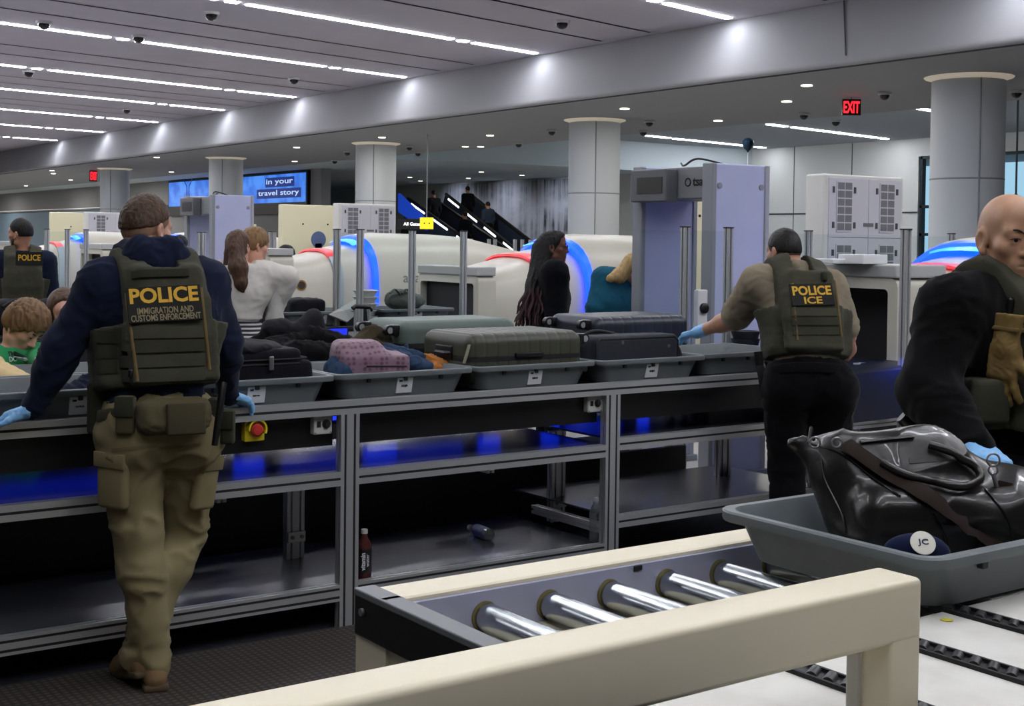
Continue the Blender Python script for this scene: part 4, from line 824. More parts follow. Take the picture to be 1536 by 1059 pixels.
# lane two table and cabinets
L2 = thing('second_table', 'white-fronted table of the next lane with dark top', 'table', (5, 10, 0))
MB().box((-2, 9.5, .965), (6.1, 11.0, .99), .004).build('top', M_blackrub, L2)
for i in range(10):
    x = -2 + i * .8; MB().box((x + .006, 9.54, .08), (x + .794, 9.6, .955), .006).build('front_panel', mat('cabinet_white', '#cfd0cc', .45), L2)
MB().box((-2, 9.6, 0), (6.1, 10.95, .95)).build('carcass', mat('cabinet_dark', '#26282c', .6), L2)
c = ay(497, 504, 9.52); mo = MB().box(c - [.14, .03, .075], c + [.14, .012, .075], .005).build('monitor', M_black, L2); MB().box(c - [.125, .033, .06], c + [.125, .029, .06]).build('monitor_glow', mat('monitor_blue', '#1c2ad0', emit='#2034e8', estr=.9), mo)
L3 = thing('third_table', 'far lane table, white panels beyond the second lane', 'table', (5, 14, 0)); MB().box((-4, 13.6, .9), (5.9, 15, .96)).build('top', M_blackrub, L3); MB().box((-4, 13.65, 0), (5.9, 14.9, .9)).build('carcass', MATS['cabinet_white'], L3)
# ---------------------------------------------------------------- walk-through metal detectors
M_det = mat('detector_panel', '#b6bad6', .4, var=(2, '#aeb3d2')); M_detg = mat('detector_grey', '#85878e', .5)
def detector(X, Y, lab, logo=True, h=2.24, gap=.86, w=.56):
    t = thing('metal_detector', lab, 'metal detector', (X, Y, 0), 'walk-through metal detectors')
    for y in (Y, Y + gap):
        p_ = MB().box((X - w / 2, y - .04, 0), (X + w / 2, y + .04, h), .01).build('side_panel', M_det, t); MB().box((X - w / 2 - .012, y - .055, 0), (X - w / 2 + .03, y + .055, h), .008).build('edge_trim', M_detg, p_)
        MB().box((X + w / 2 - .03, y - .055, 0), (X + w / 2 + .012, y + .055, h), .008).build('edge_trim', mat('detector_edge', '#a0a2aa', .5), p_)
        for s in (-1, 1):
            q_ = MB().rev((X + s * w * .38, y - .04, h - .16), (0, -1, 0), [(0, .022), (.01, .022), (.012, .012)], 14).build('cap_screw', M_detg, p_)
        MB().box((X - w / 2 - .03, y - .08, 0), (X + w / 2 + .03, y + .08, .05), .01).build('foot', M_detg, p_)
    hd = MB().box((X - w / 2 + .02, Y, h - .25), (X + w / 2 - .02, Y + gap, h - .02), .008).build('header', mat('header_grey', '#77797c', .5), t)
    u_ = MB().box((X - w / 2 - .10, Y + gap * .45, h - .27), (X - w / 2 + .02, Y + gap - .02, h - .03), .01).build('control_unit', mat('control_unit', '#5c5d60', .5), hd); MB().box((X - w / 2 - .105, Y + gap * .5, h - .21), (X - w / 2 - .09, Y + gap - .1, h - .09)).build('display', mat('unit_display', '#3c3a38', .3), u_)
    MB().tube(bez([(X, Y + .1, h), (X - .1, Y + .3, h + .05), (X - .05, Y + .5, h + .01), (X + .1, Y + .7, h + .04)], 6), .008, 6).build('cable', M_blackrub, hd)
    if logo: letter('tsa', (X - w / 2 + .018, Y + gap * .17, h - .13), (0, -1, 0), UZ, .1, M_ink, hd, width=.11, bold=.03, name='logo_lettering'); MB().rev((X - w / 2 + .02, Y + gap * .31, h - .13), (-1, 0, 0), [(0, .032), (.003, .032), (.003, .022)], 20, False).build('logo_emblem', M_ink, hd)
    MB().cyl((X - .2, Y + gap - .042, .98), (X - .2, Y + gap - .05, .98), .035, n=20).build('round_sticker', M_label, t)
    return t
detector(6.9, 6.95, 'tall walk-through metal detector behind the leaning officer', h=2.27, gap=.76, w=.55)
detector(7.1, 16.4, 'distant walk-through metal detector behind the woman in white', False, 2.25)
# ---------------------------------------------------------------- body scanner panels
M_cab = mat('cabinet_pale', '#c9c8ce', .5)
def grilled(X, Y, lab, w=.98, h=2.27):
    t = thing('body_scanner_cabinet', lab, 'cabinet', (X, Y, 0), 'grilled scanner cabinets'); MB().box((X - w / 2, Y, 0), (X + w / 2, Y + .2, h), .015).build('shell', mat('cabinet_shell', '#d8d6d0', .45), t)
    for x0, x1, z0, z1 in ((X - w / 2 + .05, X + .04, 1.76, h - .03), (X + .045, X + w / 2 - .03, 1.76, h - .03), (X - w / 2 + .05, X + .04, .3, 1.755), (X + .045, X + w / 2 - .03, .3, 1.755)):
        d_ = MB().box((x0, Y - .008, z0), (x1, Y, z1), .002).build('access_panel', M_cab, t)
    for gx in (X - .26, X + .27):
        for gz, n_ in ((h - .06, 6), (1.70, 4)):
            g_ = MB().box((gx - .095, Y - .016, gz - n_ * .066 - .012), (gx + .095, Y - .008, gz + .006), .002).build('vent_frame', mat('vent_frame', '#c6c5ca', .5), t)
            for k in range(n_):
                for s in (-1, 1): MB().box((gx + s * .045 - .039, Y - .019, gz - k * .066 - .062), (gx + s * .045 + .039, Y - .016, gz - k * .066 - .006)).build('grille', mat('grille_grey', '#757478', .6), g_)
            for s in (-1, 1):
                for zz in (gz - .06, gz - n_ * .066 + .05): MB().box((gx + s * .128 - .012, Y - .014, zz - .03), (gx + s * .128 + .012, Y - .008, zz + .02)).build('latch', mat('latch_dark', '#4b4a4c', .5), t)
    MB().box((X - .02, Y - .013, h - .42), (X + .1, Y - .008, h - .39)).build('name_plate', mat('name_plate', '#6e6e70', .4), t)
    return t
def cream(X, Y, lab, w=.98, h=2.25, man=True):
    t = thing('body_scanner_screen', lab, 'panel', (X, Y, 0), 'cream scanner panels'); MB().box((X - w / 2, Y, 0), (X + w / 2, Y + .18, h), .015).build('panel', mat('cream_panel', '#ddd6b4', .5), t)
    for s in (-.15, .28): MB().cyl((X + s, Y - .006, h - .3), (X + s, Y, h - .3), .014, n=10).build('sensor', M_ink, t)
    if man:
        m_ = mat('pictogram', '#55648a', .5); MB().rev((X + .12, Y - .004, 1.68), (0, 1, 0), [(0, .001), (0, .13), (.004, .13)], 24).build('pictogram', m_, t)
        mb = MB(); o_ = [(-.28, .9), (-.26, 1.40), (-.2, 1.48), (-.06, 1.52), (-.06, 1.62), (.06, 1.62), (.06, 1.52), (.2, 1.48), (.26, 1.40), (.28, .9)]
        mb.ring([[(X + .12 + a, Y - y_, z_) for a, z_ in o_] for y_ in (.004, .0)]); mb.build('pictogram', m_, t)
    return t
p = ad(1295, 400, 11); grilled(p[0], p[1], 'white scanner cabinet with vent grilles right of the leaning officer')
cream(p[0] - .05, p[1] + 1.75, 'cream scanner panel seen through the near metal detector', man=False)
p = ad(551, 400, 20.2); grilled(p[0], p[1], 'white grilled scanner cabinet below the third column', h=2.23)
p = ad(467, 400, 20.9); cream(p[0], p[1], 'cream scanner panel with a grey person symbol', h=2.22)
p = ad(170, 400, 27); grilled(p[0], p[1], 'distant white grilled cabinet beside the standing officer\'s head', h=2.17, w=1.1)
p = ad(117, 400, 28); cream(p[0], p[1], 'distant cream scanner panel at the grey wall', h=2.18, w=1.1, man=False)
p = ad(353, 400, 29.5); cream(p[0], p[1], 'far cream panel behind the short-haired person', h=2.0, w=1.0, man=False)
# ---------------------------------------------------------------- helpers for things worn or stuck on
def hit(bv, x, y):
    """where the line of sight through a picture point meets a built surface (or passes it nearest)"""
    r = nz(ray(x, y)); h = bv.ray_cast(Vector(CO), Vector(r), 60)
    if h[0] is not None: return np.array(h[0]), np.array(h[1])
    best = None
    q = bv.find_nearest(Vector(CO)); t0 = np.linalg.norm(np.array(q[0]) - CO)
    for t in np.linspace(t0 - .3, t0 + 1.2, 60):
        q = bv.find_nearest(Vector(CO + r * t))
        if best is None or q[3] < best[2]: best = (np.array(q[0]), np.array(q[1]), q[3])
    return best[0], best[1]
def stick(bv, x, y, w, h, th, m_, name, par, roll=0, bev=.01, up=UZ, d=None, out=.5, label=None):
    p, n = hit(bv, x, y)
    if p is None: p = ad(x, y, d); n = -F0
    n = nz(n * [1, 1, .35]); u = nz(np.array(up) - n * (np.array(up) @ n)); r = np.cross(u, n); c, s = math.cos(roll), math.sin(roll); u, r = u * c + r * s, r * c - u * s
    mb = MB().obox(p + n * th * (out - .15), [r, u, n], [w / 2, h / 2, th / 2], bev, 3); return mb.build(name, m_, par, True, label=label), p + n * th * (out - .15 + .5), r, u, n
M_vest = cloth('vest_olive', '#444338', .9, var=(9, '#3c3b31')); M_vestd = cloth('vest_dark', '#34332a', .9); M_blk = cloth('black_cloth', '#0b0b0e', .9); M_navy = cloth('navy_cloth', '#1b2135', .9, var=(6, '#171c2d'))
M_khaki = cloth('khaki_cloth', '#857a5a', .9, var=(7, '#7a7052')); M_boot = mat('boot_suede', '#70593b', .9, bump=(200, .3, .002)); M_sole = mat('boot_sole', '#4a3a28', .8); M_glove = mat('nitrile_glove', '#7fb4e2', .42, bump=(70, .35, .004), spec=.4)
M_patch = mat('patch_black', '#14150f', .85, bump=(500, .2, .001)); M_gold = mat('patch_gold', '#d0a12a', .7); M_buff = mat('patch_buff', '#8b8062', .8); M_trim = mat('vest_trim', '#6e5a34', .8)
M_plast = mat('black_plastic', '#0d0d0f', .35); M_bshoe = mat('black_leather_shoe', '#0c0c0d', .3)
def patch(ve, bv, x, y, w, h, lines, par_r, par_u, th=.012, n0=None):
    """flat embroidered patch standing proud of the vest"""
    p, n = hit(bv, x, y); n = nz(n) if n0 is None else nz(n0); pts = []
    r = nz(par_r - n * (par_r @ n)); u = np.cross(n, r)
    for a in np.linspace(-.46, .46, 7):
        for b in np.linspace(-.46, .46, 5):
            q = bv.ray_cast(Vector(p + r * w * a + u * h * b + n * .2), Vector(-n), .5)
            if q[0] is not None: pts.append(np.array(q[0]))
    P_ = np.array(pts); c = P_.mean(0); _, _, vt = np.linalg.svd(P_ - c); n2 = vt[2] if vt[2] @ n > 0 else -vt[2]
    if n2 @ n > .8 and n0 is None: n = n2
    r = nz(par_r - n * (par_r @ n)); u = np.cross(n, r); off = np.percentile([(q - p) @ n for q in pts], 88); p = p + n * (off + .002)
    pt = MB().obox(p - n * (th / 2 - .003), [r, u, n], [w / 2, h / 2, th / 2], .002).build('patch', M_patch, ve)
    for txt, dx, dy, tw, thh, m_, bold in lines: letter(txt, p + r * dx + u * dy + n * .003, r, u, .05, m_, pt, width=tw, height=thh, bold=bold, ext=.0016)
    return p, r, u, n
def webbing(ve, bv, rows, xs, m_, w, h):
    """sewn-on webbing rows across the plate"""
    for x, y in rows:
        p, n = hit(bv, x, y); n = nz(n * [1, 1, .3]); r = nz(np.cross(UZ, n)); decal(p, r, np.cross(n, r), w, h, m_, ve, 'webbing', bv, .005, .001, 12, 2)
def strap(pts, w, th, m_, name, par, nrm=None): return MB().tube(pts, w, 8, th / w, nrm).build(name, m_, par, True)
def belt(J, p, m_, g, i, z0, z1, name='belt'):
    r, f, u = tframe(J); k = J['k']; pe = J['pel']; pr = [cap(pe - r * .06 * k, pe + r * .06 * k, .118 * g * k + i, None, .06, (.88, f)), cap(pe, pe + u * .14 * k, .128 * g * k + i, None, .06, (.85, f))]
    def cut(D, X, Y, Z): h = (X - pe[0]) * u[0] + (Y - pe[1]) * u[1] + (Z - pe[2]) * u[2]; return np.maximum(np.maximum(D, h - z1), z0 - h)
    return sdf(name, pr, m_, p, .008, cut=cut)
# ================================================================ standing officer seen from behind
root = az(222, 1022, 0)
A = thing('person', 'standing officer seen from behind in navy hoodie, POLICE vest and khaki trousers', 'person', root * [1, 1, 0])
J = dict(k=1.03, f=F0, hf=nz(F0 * .86 + R0 * .42 - UZ * .1), hu=nz(UZ + F0 * .08), pel=ad(236, 625, 5.0), chest=ad(243, 478, 5.03), neck=ad(226, 388, 5.08), head=ad(219, 346, 5.13), hs=1.0,
         shL=ad(152, 428, 4.96), shR=ad(308, 424, 5.16), elL=ad(94, 522, 4.93), elR=ad(335, 512, 5.24), wrL=ay(50, 612, 5.03), wrR=ay(343, 592, 5.06),
         hipL=ad(196, 650, 4.96), hipR=ad(281, 648, 5.06), knL=ad(205, 800, 4.98), knR=ad(274, 795, 5.2), anL=ad(231, 985, 5.06), anR=ad(207, 968, 5.3), toeL=nz(F0 - R0 * .35), toeR=nz(F0 * .8 - R0 * .6))
J['anL'] = np.array([*az(232, 1000, .09)[:2], .10]); J['anR'] = np.array([*az(207, 985, .12)[:2], .13]); J['tiltR'] = .25
body(J, A, skin('fair'), .0048)
hd = tops(J, A, M_navy, 1.06, .014, .0105, hem=.0, collar=.035, wr=.010, name='hoodie', wsc=(10, 10, 15))
nk = J['neck']; r_, f_, u_ = tframe(J)
hc = [cap(nk + r_ * .10 - f_ * .0 + u_ * .035, nk + r_ * .06 - f_ * .075 + u_ * .03, .038, .042, .03), cap(nk + r_ * .05 - f_ * .075 + u_ * .03, nk - r_ * .05 - f_ * .075 + u_ * .03, .040, .04, .03), cap(nk - r_ * .06 - f_ * .075 + u_ * .03, nk - r_ * .10 + u_ * .03, .042, .038, .03), ell(nk - f_ * .08 - u_ * .02, [.135, .05, .06], np.array([r_, f_, u_]), .04),
      cap(nk - r_ * .085 + u_ * .03, nk - r_ * .05 + f_ * .07 + u_ * .0, .03, .026, .03), cap(nk + r_ * .085 + u_ * .03, nk + r_ * .05 + f_ * .07 + u_ * .0, .03, .026, .03)]
sdf('hood', hc, M_navy, hd, .007, wr=(.009, (14, 14, 26), 4))
pants(J, A, M_khaki, 1.05, .022, .011, top=.075, wr=.013, wsc=(8, 8, 13))
tb = bvh_of([o for o in A.children if o.name.startswith('trousers')][0]); tr = [o for o in A.children if o.name.startswith('trousers')][0]
shoes(J, A, M_boot, M_sole, .12)
ve = vest(J, A, M_vest, 1.06, .042, .0075, bot=.105, arm_h=.16, sw=.15, w=1.05); vb = bvh_of(ve)
q = 5.05 / 2000
patch(ve, vb, 247, 456, 106 * q, 53 * q, [('POLICE', 0, 13 * q, 98 * q, 23 * q, M_gold, .03), ('IMMIGRATION AND', 0, -9.5 * q, 80 * q, 9.5 * q, M_buff, .015), ('CUSTOMS ENFORCEMENT', 0, -20 * q, 99 * q, 9.5 * q, M_buff, .015)], r_, u_)
for x0, x1, y0, y1 in ((190, 206, 440, 572), (301, 314, 432, 555)):
    pts = []
    for t_ in np.linspace(0, 1, 14):
        p_, n_ = hit(vb, x0 + (x1 - x0) * t_, y0 + (y1 - y0) * t_)
        if p_ is not None: pts.append(p_ + n_ * .003)
    if len(pts) > 3: strap(pts, .0065, .003, M_trim, 'side_piping', ve, F0)
webbing(ve, vb, [(247, 498), (248, 519), (249, 541), (250, 563)], None, M_vest, .285, .044); webbing(ve, vb, [(160, 505), (160, 528), (160, 551)], None, M_vestd, .075, .045)
decal(hit(vb, 242, 410)[0], r_, u_, .20, .028, M_vestd, ve, 'drag_handle', vb, .008, .004, 10, 2)
for x, y, w, h in (): decal(hit(vb, x, y)[0] if hit(vb, x, y)[0] is not None else ad(x, y, 4.95), r_, u_, w, h, M_vest, ve, 'side_flap', vb, .008, .003, 8, 8)
stick(vb, 152, 398, .03, .02, .02, M_plast, 'buckle', ve); stick(vb, 197, 560, .02, .03, .015, M_plast, 'buckle', ve)
be = belt(J, A, cloth('belt_olive', '#3f3c2c', .85), 1.06, .030, -.012, .042); bb = bvh_of(be)
def pouch(x, y, w, h, th, m_, nm='pouch', roll=0, flap=True, lab=None):
    o, p_, r1, u1, n1 = stick(bb, x, y, w, h, th, m_, nm, be, roll, .012, d=4.9, label=lab) if 172 < x < 316 else (lambda P0: (MB().obox(P0, [R0, F0, UZ], [w / 2, th / 2, h / 2], .012, 3).build(nm, m_, be, True), P0 - F0 * th / 2, R0, UZ, -F0))(ad(x, y, 4.95 if x < 200 else 5.02))
    if flap: MB().obox(p_ + u1 * h * .22 + n1 * .003, [r1, u1, n1], [w * .52, h * .26, .006], .004).build('flap', M_vestd, o, True)
    return o
pouch(147, 612, .07, .19, .06, M_vestd, 'holster', .1, False); pouch(166, 612, .05, .15, .05, mat('holster_black', '#17160f', .6), 'holster', .05, False)
pouch(191, 622, .066, .14, .05, cloth('pouch_olive', '#4a4632', .85), 'magazine_pouch')
pr_ = [rbx(hit(bb, 264, 622)[0] - F0 * .03, [.135, .05, .065], np.array([r_, f_, u_]), .045, .02), ell(hit(bb, 240, 632)[0] - F0 * .03, [.07, .05, .05], np.array([r_, f_, u_]), .03), ell(hit(bb, 300, 636)[0] - F0 * .035, [.05, .045, .05], np.array([r_, f_, u_]), .03)]
wp = sdf('waist_pack', pr_, cloth('pouch_olive2', '#514b36', .85), be, .007, wr=(.006, (16, 16, 24), 8)); wb = bvh_of(wp); stick(wb, 278, 628, .14, .115, .03, cloth('pouch_flap', '#454030', .85), 'flap', wp, 0, .008)
pouch(324, 630, .055, .17, .05, cloth('pouch_green', '#37382a', .85), 'radio_pouch'); pouch(342, 640, .05, .13, .05, cloth('pouch_green', '#37382a', .85), 'magazine_pouch', -.05)
MB().tube([ad(335, 574, 4.93), ad(330, 610, 4.90), ad(322, 668, 4.90)], [.014, .0135, .012], 12).build('baton', M_plast, be, True); stick(bb, 347, 590, .04, .05, .03, M_plast, 'radio', be, d=5.0)
for x, y, w, h in ((172, 722, .13, .20), (305, 725, .11, .20)):
    o, p_, r1, u1, n1 = stick(tb, x, y, w, h, .045, M_khaki, 'cargo_pocket', tr, .05, .02, d=4.95, out=.3); MB().obox(p_ + u1 * h * .42, [r1, u1, n1], [w * .53, h * .14, .006], .004).build('flap', M_khaki, o, True)
for x, y in ((205, 672), (268, 670)): decal(hit(tb, x, y)[0], r_, u_, .15, .012, cloth('khaki_seam', '#6f664b', .9), tr, 'back_pocket_seam', tb, .002, .001, 8, 1)
hm = hairmat('#523b29', '#33241a'); hair_short(J, A, hm, up=.028, a=.55, top=.026, side=.007, amp=.004, back=.25)
hair_short(J, A, mat('hair_fade', '#8b6a54', .8, bump=(300, .4, .001)), up=-.012, a=.75, top=.004, side=.0015, name='hair_fade', amp=.0005, back=.1)
hL = J['wrL']; tgt = ay(-8, 630, 5.10); gl = hand(hL, tgt - hL, -UZ, -F0, 1.02, (14, 20, 16), i=.002, thumb=(.85, .42, .2)) + [cap(hL, hL + nz(J['elL'] - hL) * .045, .032, .033, .02)]
sdf('glove', gl, M_glove, A, .004, wr=(.0025, (40, 40, 40), 3))
hR = J['wrR']; tgt = ay(372, 604, 5.11) + [0, 0, -.0]; gl = hand(hR, nz(tgt - hR), -UZ, -nz(np.cross(UZ, tgt - hR)) * -1, 1.0, (14, 20, 18), i=.002)
sdf('glove', gl, M_glove, A, .004, wr=(.0025, (40, 40, 40), 3))
# ================================================================ officer leaning to the suitcase
root = np.array([*ad(1212, 560, 7.02)[:2], 0])
B = thing('person', 'officer in tan polo and POLICE ICE vest, leaning his left arm onto a suitcase', 'person', root)
dB = 7.02
J = dict(k=1.0, f=F0, hf=nz(F0 * .8 - R0 * .42 - UZ * .15), hu=nz(UZ + F0 * .1), pel=ad(1212, 562, dB - .05), chest=ad(1207, 465, dB + .02), neck=ad(1187, 402, dB + .08), head=ad(1176, 379, dB + .13), hs=.97,
         shL=ad(1136, 425, dB + .05), shR=ad(1244, 430, dB + .12), elL=ad(1102, 478, dB + .28), elR=ad(1266, 492, dB + .12), wrL=ad(1048, 498, dB + .5), wrR=ad(1277, 524, dB + .33),
         hipL=ad(1178, 580, dB - .03), hipR=ad(1247, 580, dB - .03), toeL=nz(F0 - R0 * .2), toeR=nz(F0 + R0 * .3))
J['knL'] = np.array([*ad(1180, 700, dB - .02)[:2], .5]); J['knR'] = np.array([*ad(1247, 700, dB - .02)[:2], .5]); J['anL'] = np.array([*ad(1180, 840, dB - .06)[:2], .085]); J['anR'] = np.array([*ad(1249, 840, dB - .06)[:2], .085])
r_, f_, u_ = tframe(J)
hL = J['wrL']; tg = ad(1018, 506, dB + .62); gl = hand(hL, tg - hL, -UZ, R0 * .5 + F0, 1., (12, 18, 15), i=.002)
body(J, B, skin('tan'), .006, hands=[[x for x in hand(J['wrR'], F0 - UZ * .4, -R0, UZ, 1., (20, 25, 20))]], g=1.08)
sdf('glove', gl + [cap(hL, hL + nz(J['elL'] - hL) * .05, .034, .036, .02)], M_glove, B, .005, wr=(.003, (35, 35, 35), 2))
M_polo = cloth('polo_tan', '#857a68', .9, var=(8, '#7a6f5e'))
po = tops(J, B, M_polo, 1.0, .018, .012, sl=(-.12, -.05), hem=.04, collar=.03, wr=.007, name='polo_shirt')
nk = J['neck']; sdf('collar', [cap(nk + R0 * .05 - F0 * .02 + UZ * .015, nk - F0 * .06 + UZ * .012, .026, .026, .03), cap(nk - R0 * .05 - F0 * .02 + UZ * .015, nk - F0 * .06 + UZ * .012, .026, .026, .03), cap(nk + R0 * .05 + UZ * .012, nk + R0 * .05 + F0 * .06, .024, .022, .03), cap(nk - R0 * .05 + UZ * .012, nk - R0 * .05 + F0 * .06, .024, .022, .03)], M_polo, po, .008)
pants(J, B, M_blk, 1.12, .022, .014, top=.07, wr=.008); shoes(J, B, M_bshoe, M_blackrub, .1)
ve = vest(J, B, M_vest, 1.1, .045, .0095, bot=.085, arm_h=.15, sw=.15, w=1.0); vb = bvh_of(ve); q = dB / 2000
patch(ve, vb, 1218, 442, 66 * q, 34 * q, [('POLICE', 0, 6 * q, 60 * q, 14.5 * q, M_gold, .03), ('ICE', 0, -9 * q, 28 * q, 11 * q, M_gold, .02)], nz(r_ + u_ * .06), u_)
for x0, x1, y0, y1 in ((1189, 1196, 425, 510), (1252, 1262, 420, 505)):
    pts = [hit(vb, x0 + (x1 - x0) * t_, y0 + (y1 - y0) * t_) for t_ in np.linspace(0, 1, 12)]; pts = [p_ + n_ * .003 for p_, n_ in pts if p_ is not None]
    if len(pts) > 3: strap(pts, .006, .003, M_trim, 'side_piping', ve, F0)
webbing(ve, vb, [(1222, 468), (1223, 482), (1224, 496)], None, M_vest, .25, .04); stick(vb, 1235, 415, .03, .05, .03, M_vestd, 'shoulder_pad', ve)
be = belt(J, B, M_blk, 1.12, .03, -.02, .04)
MB().tube([ad(1137, 527, dB - .17), ad(1139, 548, dB - .17)], [.022, .021], 12).build('torch', M_plast, be, True); bb = bvh_of(be); o = stick(bb, 1150, 575, .05, .2, .06, M_plast, 'holster', be, -.2, .012, d=dB - .15)
hair_short(J, B, hairmat('#15110f', '#0b0908'), up=.012, a=.6, top=.016, side=.004, amp=.002, res=.006, back=.2); hair_short(J, B, mat('hair_fade_dark', '#4a382c', .8), up=-.02, a=.75, top=.003, side=.0012, name='hair_fade', amp=.0004, res=.006, back=.1)
rh, fh, uh = hframe(J); c = J['head']; sdf('beard', [cap(c - rh * .05 + fh * .03 - uh * .06, c + fh * .062 - uh * .105, .026, .026, .02), cap(c + rh * .05 + fh * .03 - uh * .06, c + fh * .062 - uh * .105, .026, .026, .02)], hairmat('#15110f', '#0b0908'), B, .006)
# ================================================================ officer at the duffel bag
root = np.array([*ad(1515, 500, 3.78)[:2], 0]); dC = 3.78
D_ = thing('person', 'bald officer in black sweater and vest reaching into the tray with the duffel bag', 'person', root)
fc = nz(R0 * .74 - F0 * .66)
J = dict(k=1.02, f=fc, hf=nz(R0 * .1 - F0 * .97 - UZ * .08), hu=nz(UZ + (R0 * .1 - F0 * .97) * .08), pel=ad(1505, 690, dC + .03), chest=ad(1508, 520, dC), neck=ad(1507, 425, dC - .02), head=ad(1516, 358, dC - .06), hs=1.04,
         shR=ad(1428, 468, dC - .13), shL=ad(1600, 455, dC + .15), elR=ad(1392, 585, dC - .22), elL=ad(1640, 600, dC + .05), wrR=ad(1462, 668, dC - .42), wrL=ad(1600, 690, dC - .35),
         hipR=ad(1470, 720, dC - .06), hipL=ad(1550, 720, dC + .1), toeL=fc, toeR=fc)
for s, x in (('R', 1470), ('L', 1560)): p_ = ad(x, 720, dC - (.06 if s == 'R' else -.1)); J['kn' + s] = np.array([p_[0], p_[1], .5]) + fc * .03; J['an' + s] = np.array([p_[0], p_[1], .085])
r_, f_, u_ = tframe(J)
body(J, D_, skin('asian'), .0042, g=1.06)
eyes(J, D_, brow='#3a2c24')
M_blks = cloth('black_sweater', '#0a0a0b', .95)
tops(J, D_, M_blks, 1.14, .018, .011, hem=.0, collar=.03, wr=.007, name='sweater', seed=3); nk = J['neck']
sdf('mock_collar', [cap(nk - u_ * .02, nk + u_ * .035 + f_ * .01, .075, .066, .03)], M_blks, [o for o in D_.children if o.name.startswith('sweater')][0], .008)
pants(J, D_, M_blk, 1.1, .02, .014, wr=.006); shoes(J, D_, M_bshoe, M_blackrub, .1)
ve = vest(J, D_, M_vest, 1.14, .046, .0085, bot=.12, arm_h=.17, sw=.15, w=1.0); vb = bvh_of(ve)
o = stick(vb, 1450, 630, .1, .13, .05, M_vestd, 'side_pouch', ve, 0, .015); stick(vb, 1480, 600, .1, .12, .05, M_vest, 'magazine_pouch', ve, 0, .015)
stick(vb, 1515, 470, .022, .09, .02, M_plast, 'buckle_strap', ve, .15); decal(hit(vb, 1518, 492)[0], np.cross(UZ, hit(vb, 1518, 492)[1]), UZ, .1, .02, M_trim, ve, 'webbing', vb, .003, .002)
be = belt(J, D_, M_blk, 1.1, .03, -.02, .04); bb = bvh_of(be); stick(bb, 1420, 660, .06, .16, .06, M_plast, 'holster', be, .5, .015, d=dC - .15); MB().tube([ad(1352, 625, dC - .2), ad(1378, 648, dC - .2), ad(1398, 660, dC - .16)], [.018, .022, .02], 12).build('torch', M_plast, be, True)
hR = J['wrR']; tg = ad(1515, 712, dC - .55); gl = hand(hR, tg - hR, -UZ * .6 - F0 * .3, -R0 + UZ * .6, 1.02, (10, 16, 14), i=.002, thumb=(.7, .6, .1)) + [cap(hR, hR + nz(J['elR'] - hR) * .06, .035, .04, .02)]
sdf('glove', gl, M_glove, D_, .004, wr=(.0025, (40, 40, 40), 6))
hL = J['wrL']; sdf('glove', hand(hL, nz(fc * .5 - UZ), -r_, fc, 1., (20, 25, 20), i=.002), M_glove, D_, .005)
# tan work gloves clipped to his vest
M_tang = mat('tan_leather_glove', '#7c6435', .8, bump=(60, .3, .004), var=(12, '#6d572e'))
for k_, (x, y, lab) in enumerate(((1507, 528, 'tan work glove hanging from the vest strap, the outer one'), (1528, 526, 'tan work glove tucked behind the outer one on the vest'))):
    p_, n_ = hit(vb, x, y)
    if p_ is None: p_ = ad(x, y, dC - .25); n_ = -F0
    p_ = p_ + n_ * (.03 + .03 * k_); G_ = thing('work_glove', lab, 'glove', p_, 'tan gloves on the vest'); dn_ = nz(-UZ - R0 * .08 + F0 * .02)
    sdf('glove', hand(p_ - dn_ * .02, dn_, -n_, -R0 if k_ == 0 else R0, .95, (8, 14, 12), spread=.4, i=.003) + [cap(p_ - dn_ * .12, p_ - dn_ * .02, .052, .038, .02, (.35, n_))], M_tang, G_, .0035, cut=lambda D, X, Y, Z: np.maximum(D, -((X - p_[0]) * dn_[0] + (Y - p_[1]) * dn_[1] + (Z - p_[2]) * dn_[2]) - .1), wr=(.002, (40, 40, 40), 3))
    MB().obox(p_ - dn_ * .06, [np.cross(dn_, n_), dn_, n_], [.042, .006, .019], .004).build('cuff_band', mat('glove_band', '#6b5530', .8), G_, True)
# ================================================================ far officer
d4 = 11.6; p_ = ad(34, 400, d4); ang = math.degrees(math.atan2(*(nz(F0 * .9 - R0 * .35)[[1, 0]])))
O4 = thing('person', 'dark-haired officer with POLICE vest at the far second table, face in profile', 'person', [p_[0], p_[1], 0])
J = std(p_[0], p_[1], ang, 1.84); J['hf'] = nz(-R0 * .95 + F0 * .25); J['head'] = ad(31, 351, d4); J['neck'] = ad(36, 382, d4 + .02)
J['elL'] = ad(-14, 432, d4 + .05); J['wrL'] = ad(-30, 450, d4 + .3); r_, f_, u_ = tframe(J)
body(J, O4, skin('tan'), .0075, .016); tops(J, O4, M_navy, 1.08, .014, .015, hem=0, name='jacket'); pants(J, O4, M_blk, 1.05, .02, .018); shoes(J, O4, M_bshoe, M_blackrub, .1)
ve = vest(J, O4, M_vest, 1.1, .045, .012, bot=.08, arm_h=.15, sw=.15); vb = bvh_of(ve); q = d4 / 2000
h_ = hit(vb, 46, 386)
if h_[0] is not None: patch(ve, vb, 44, 388, 38 * q, 20 * q, [('POLICE', 0, 1.5 * q, 31 * q, 9 * q, M_gold, .02)], r_, u_, n0=-f_)
hair_short(J, O4, hairmat('#15110f', '#0b0908'), up=.0, a=.7, top=.02, side=.006, res=.008); eyes(J, O4)
rh, fh, uh = hframe(J); c = J['head']; sdf('beard', [cap(c - rh * .05 + fh * .03 - uh * .06, c + fh * .062 - uh * .105, .027, .027, .02), cap(c + rh * .05 + fh * .03 - uh * .06, c + fh * .062 - uh * .105, .027, .027, .02)], mat('stubble', '#2a201a', .8), O4, .008)
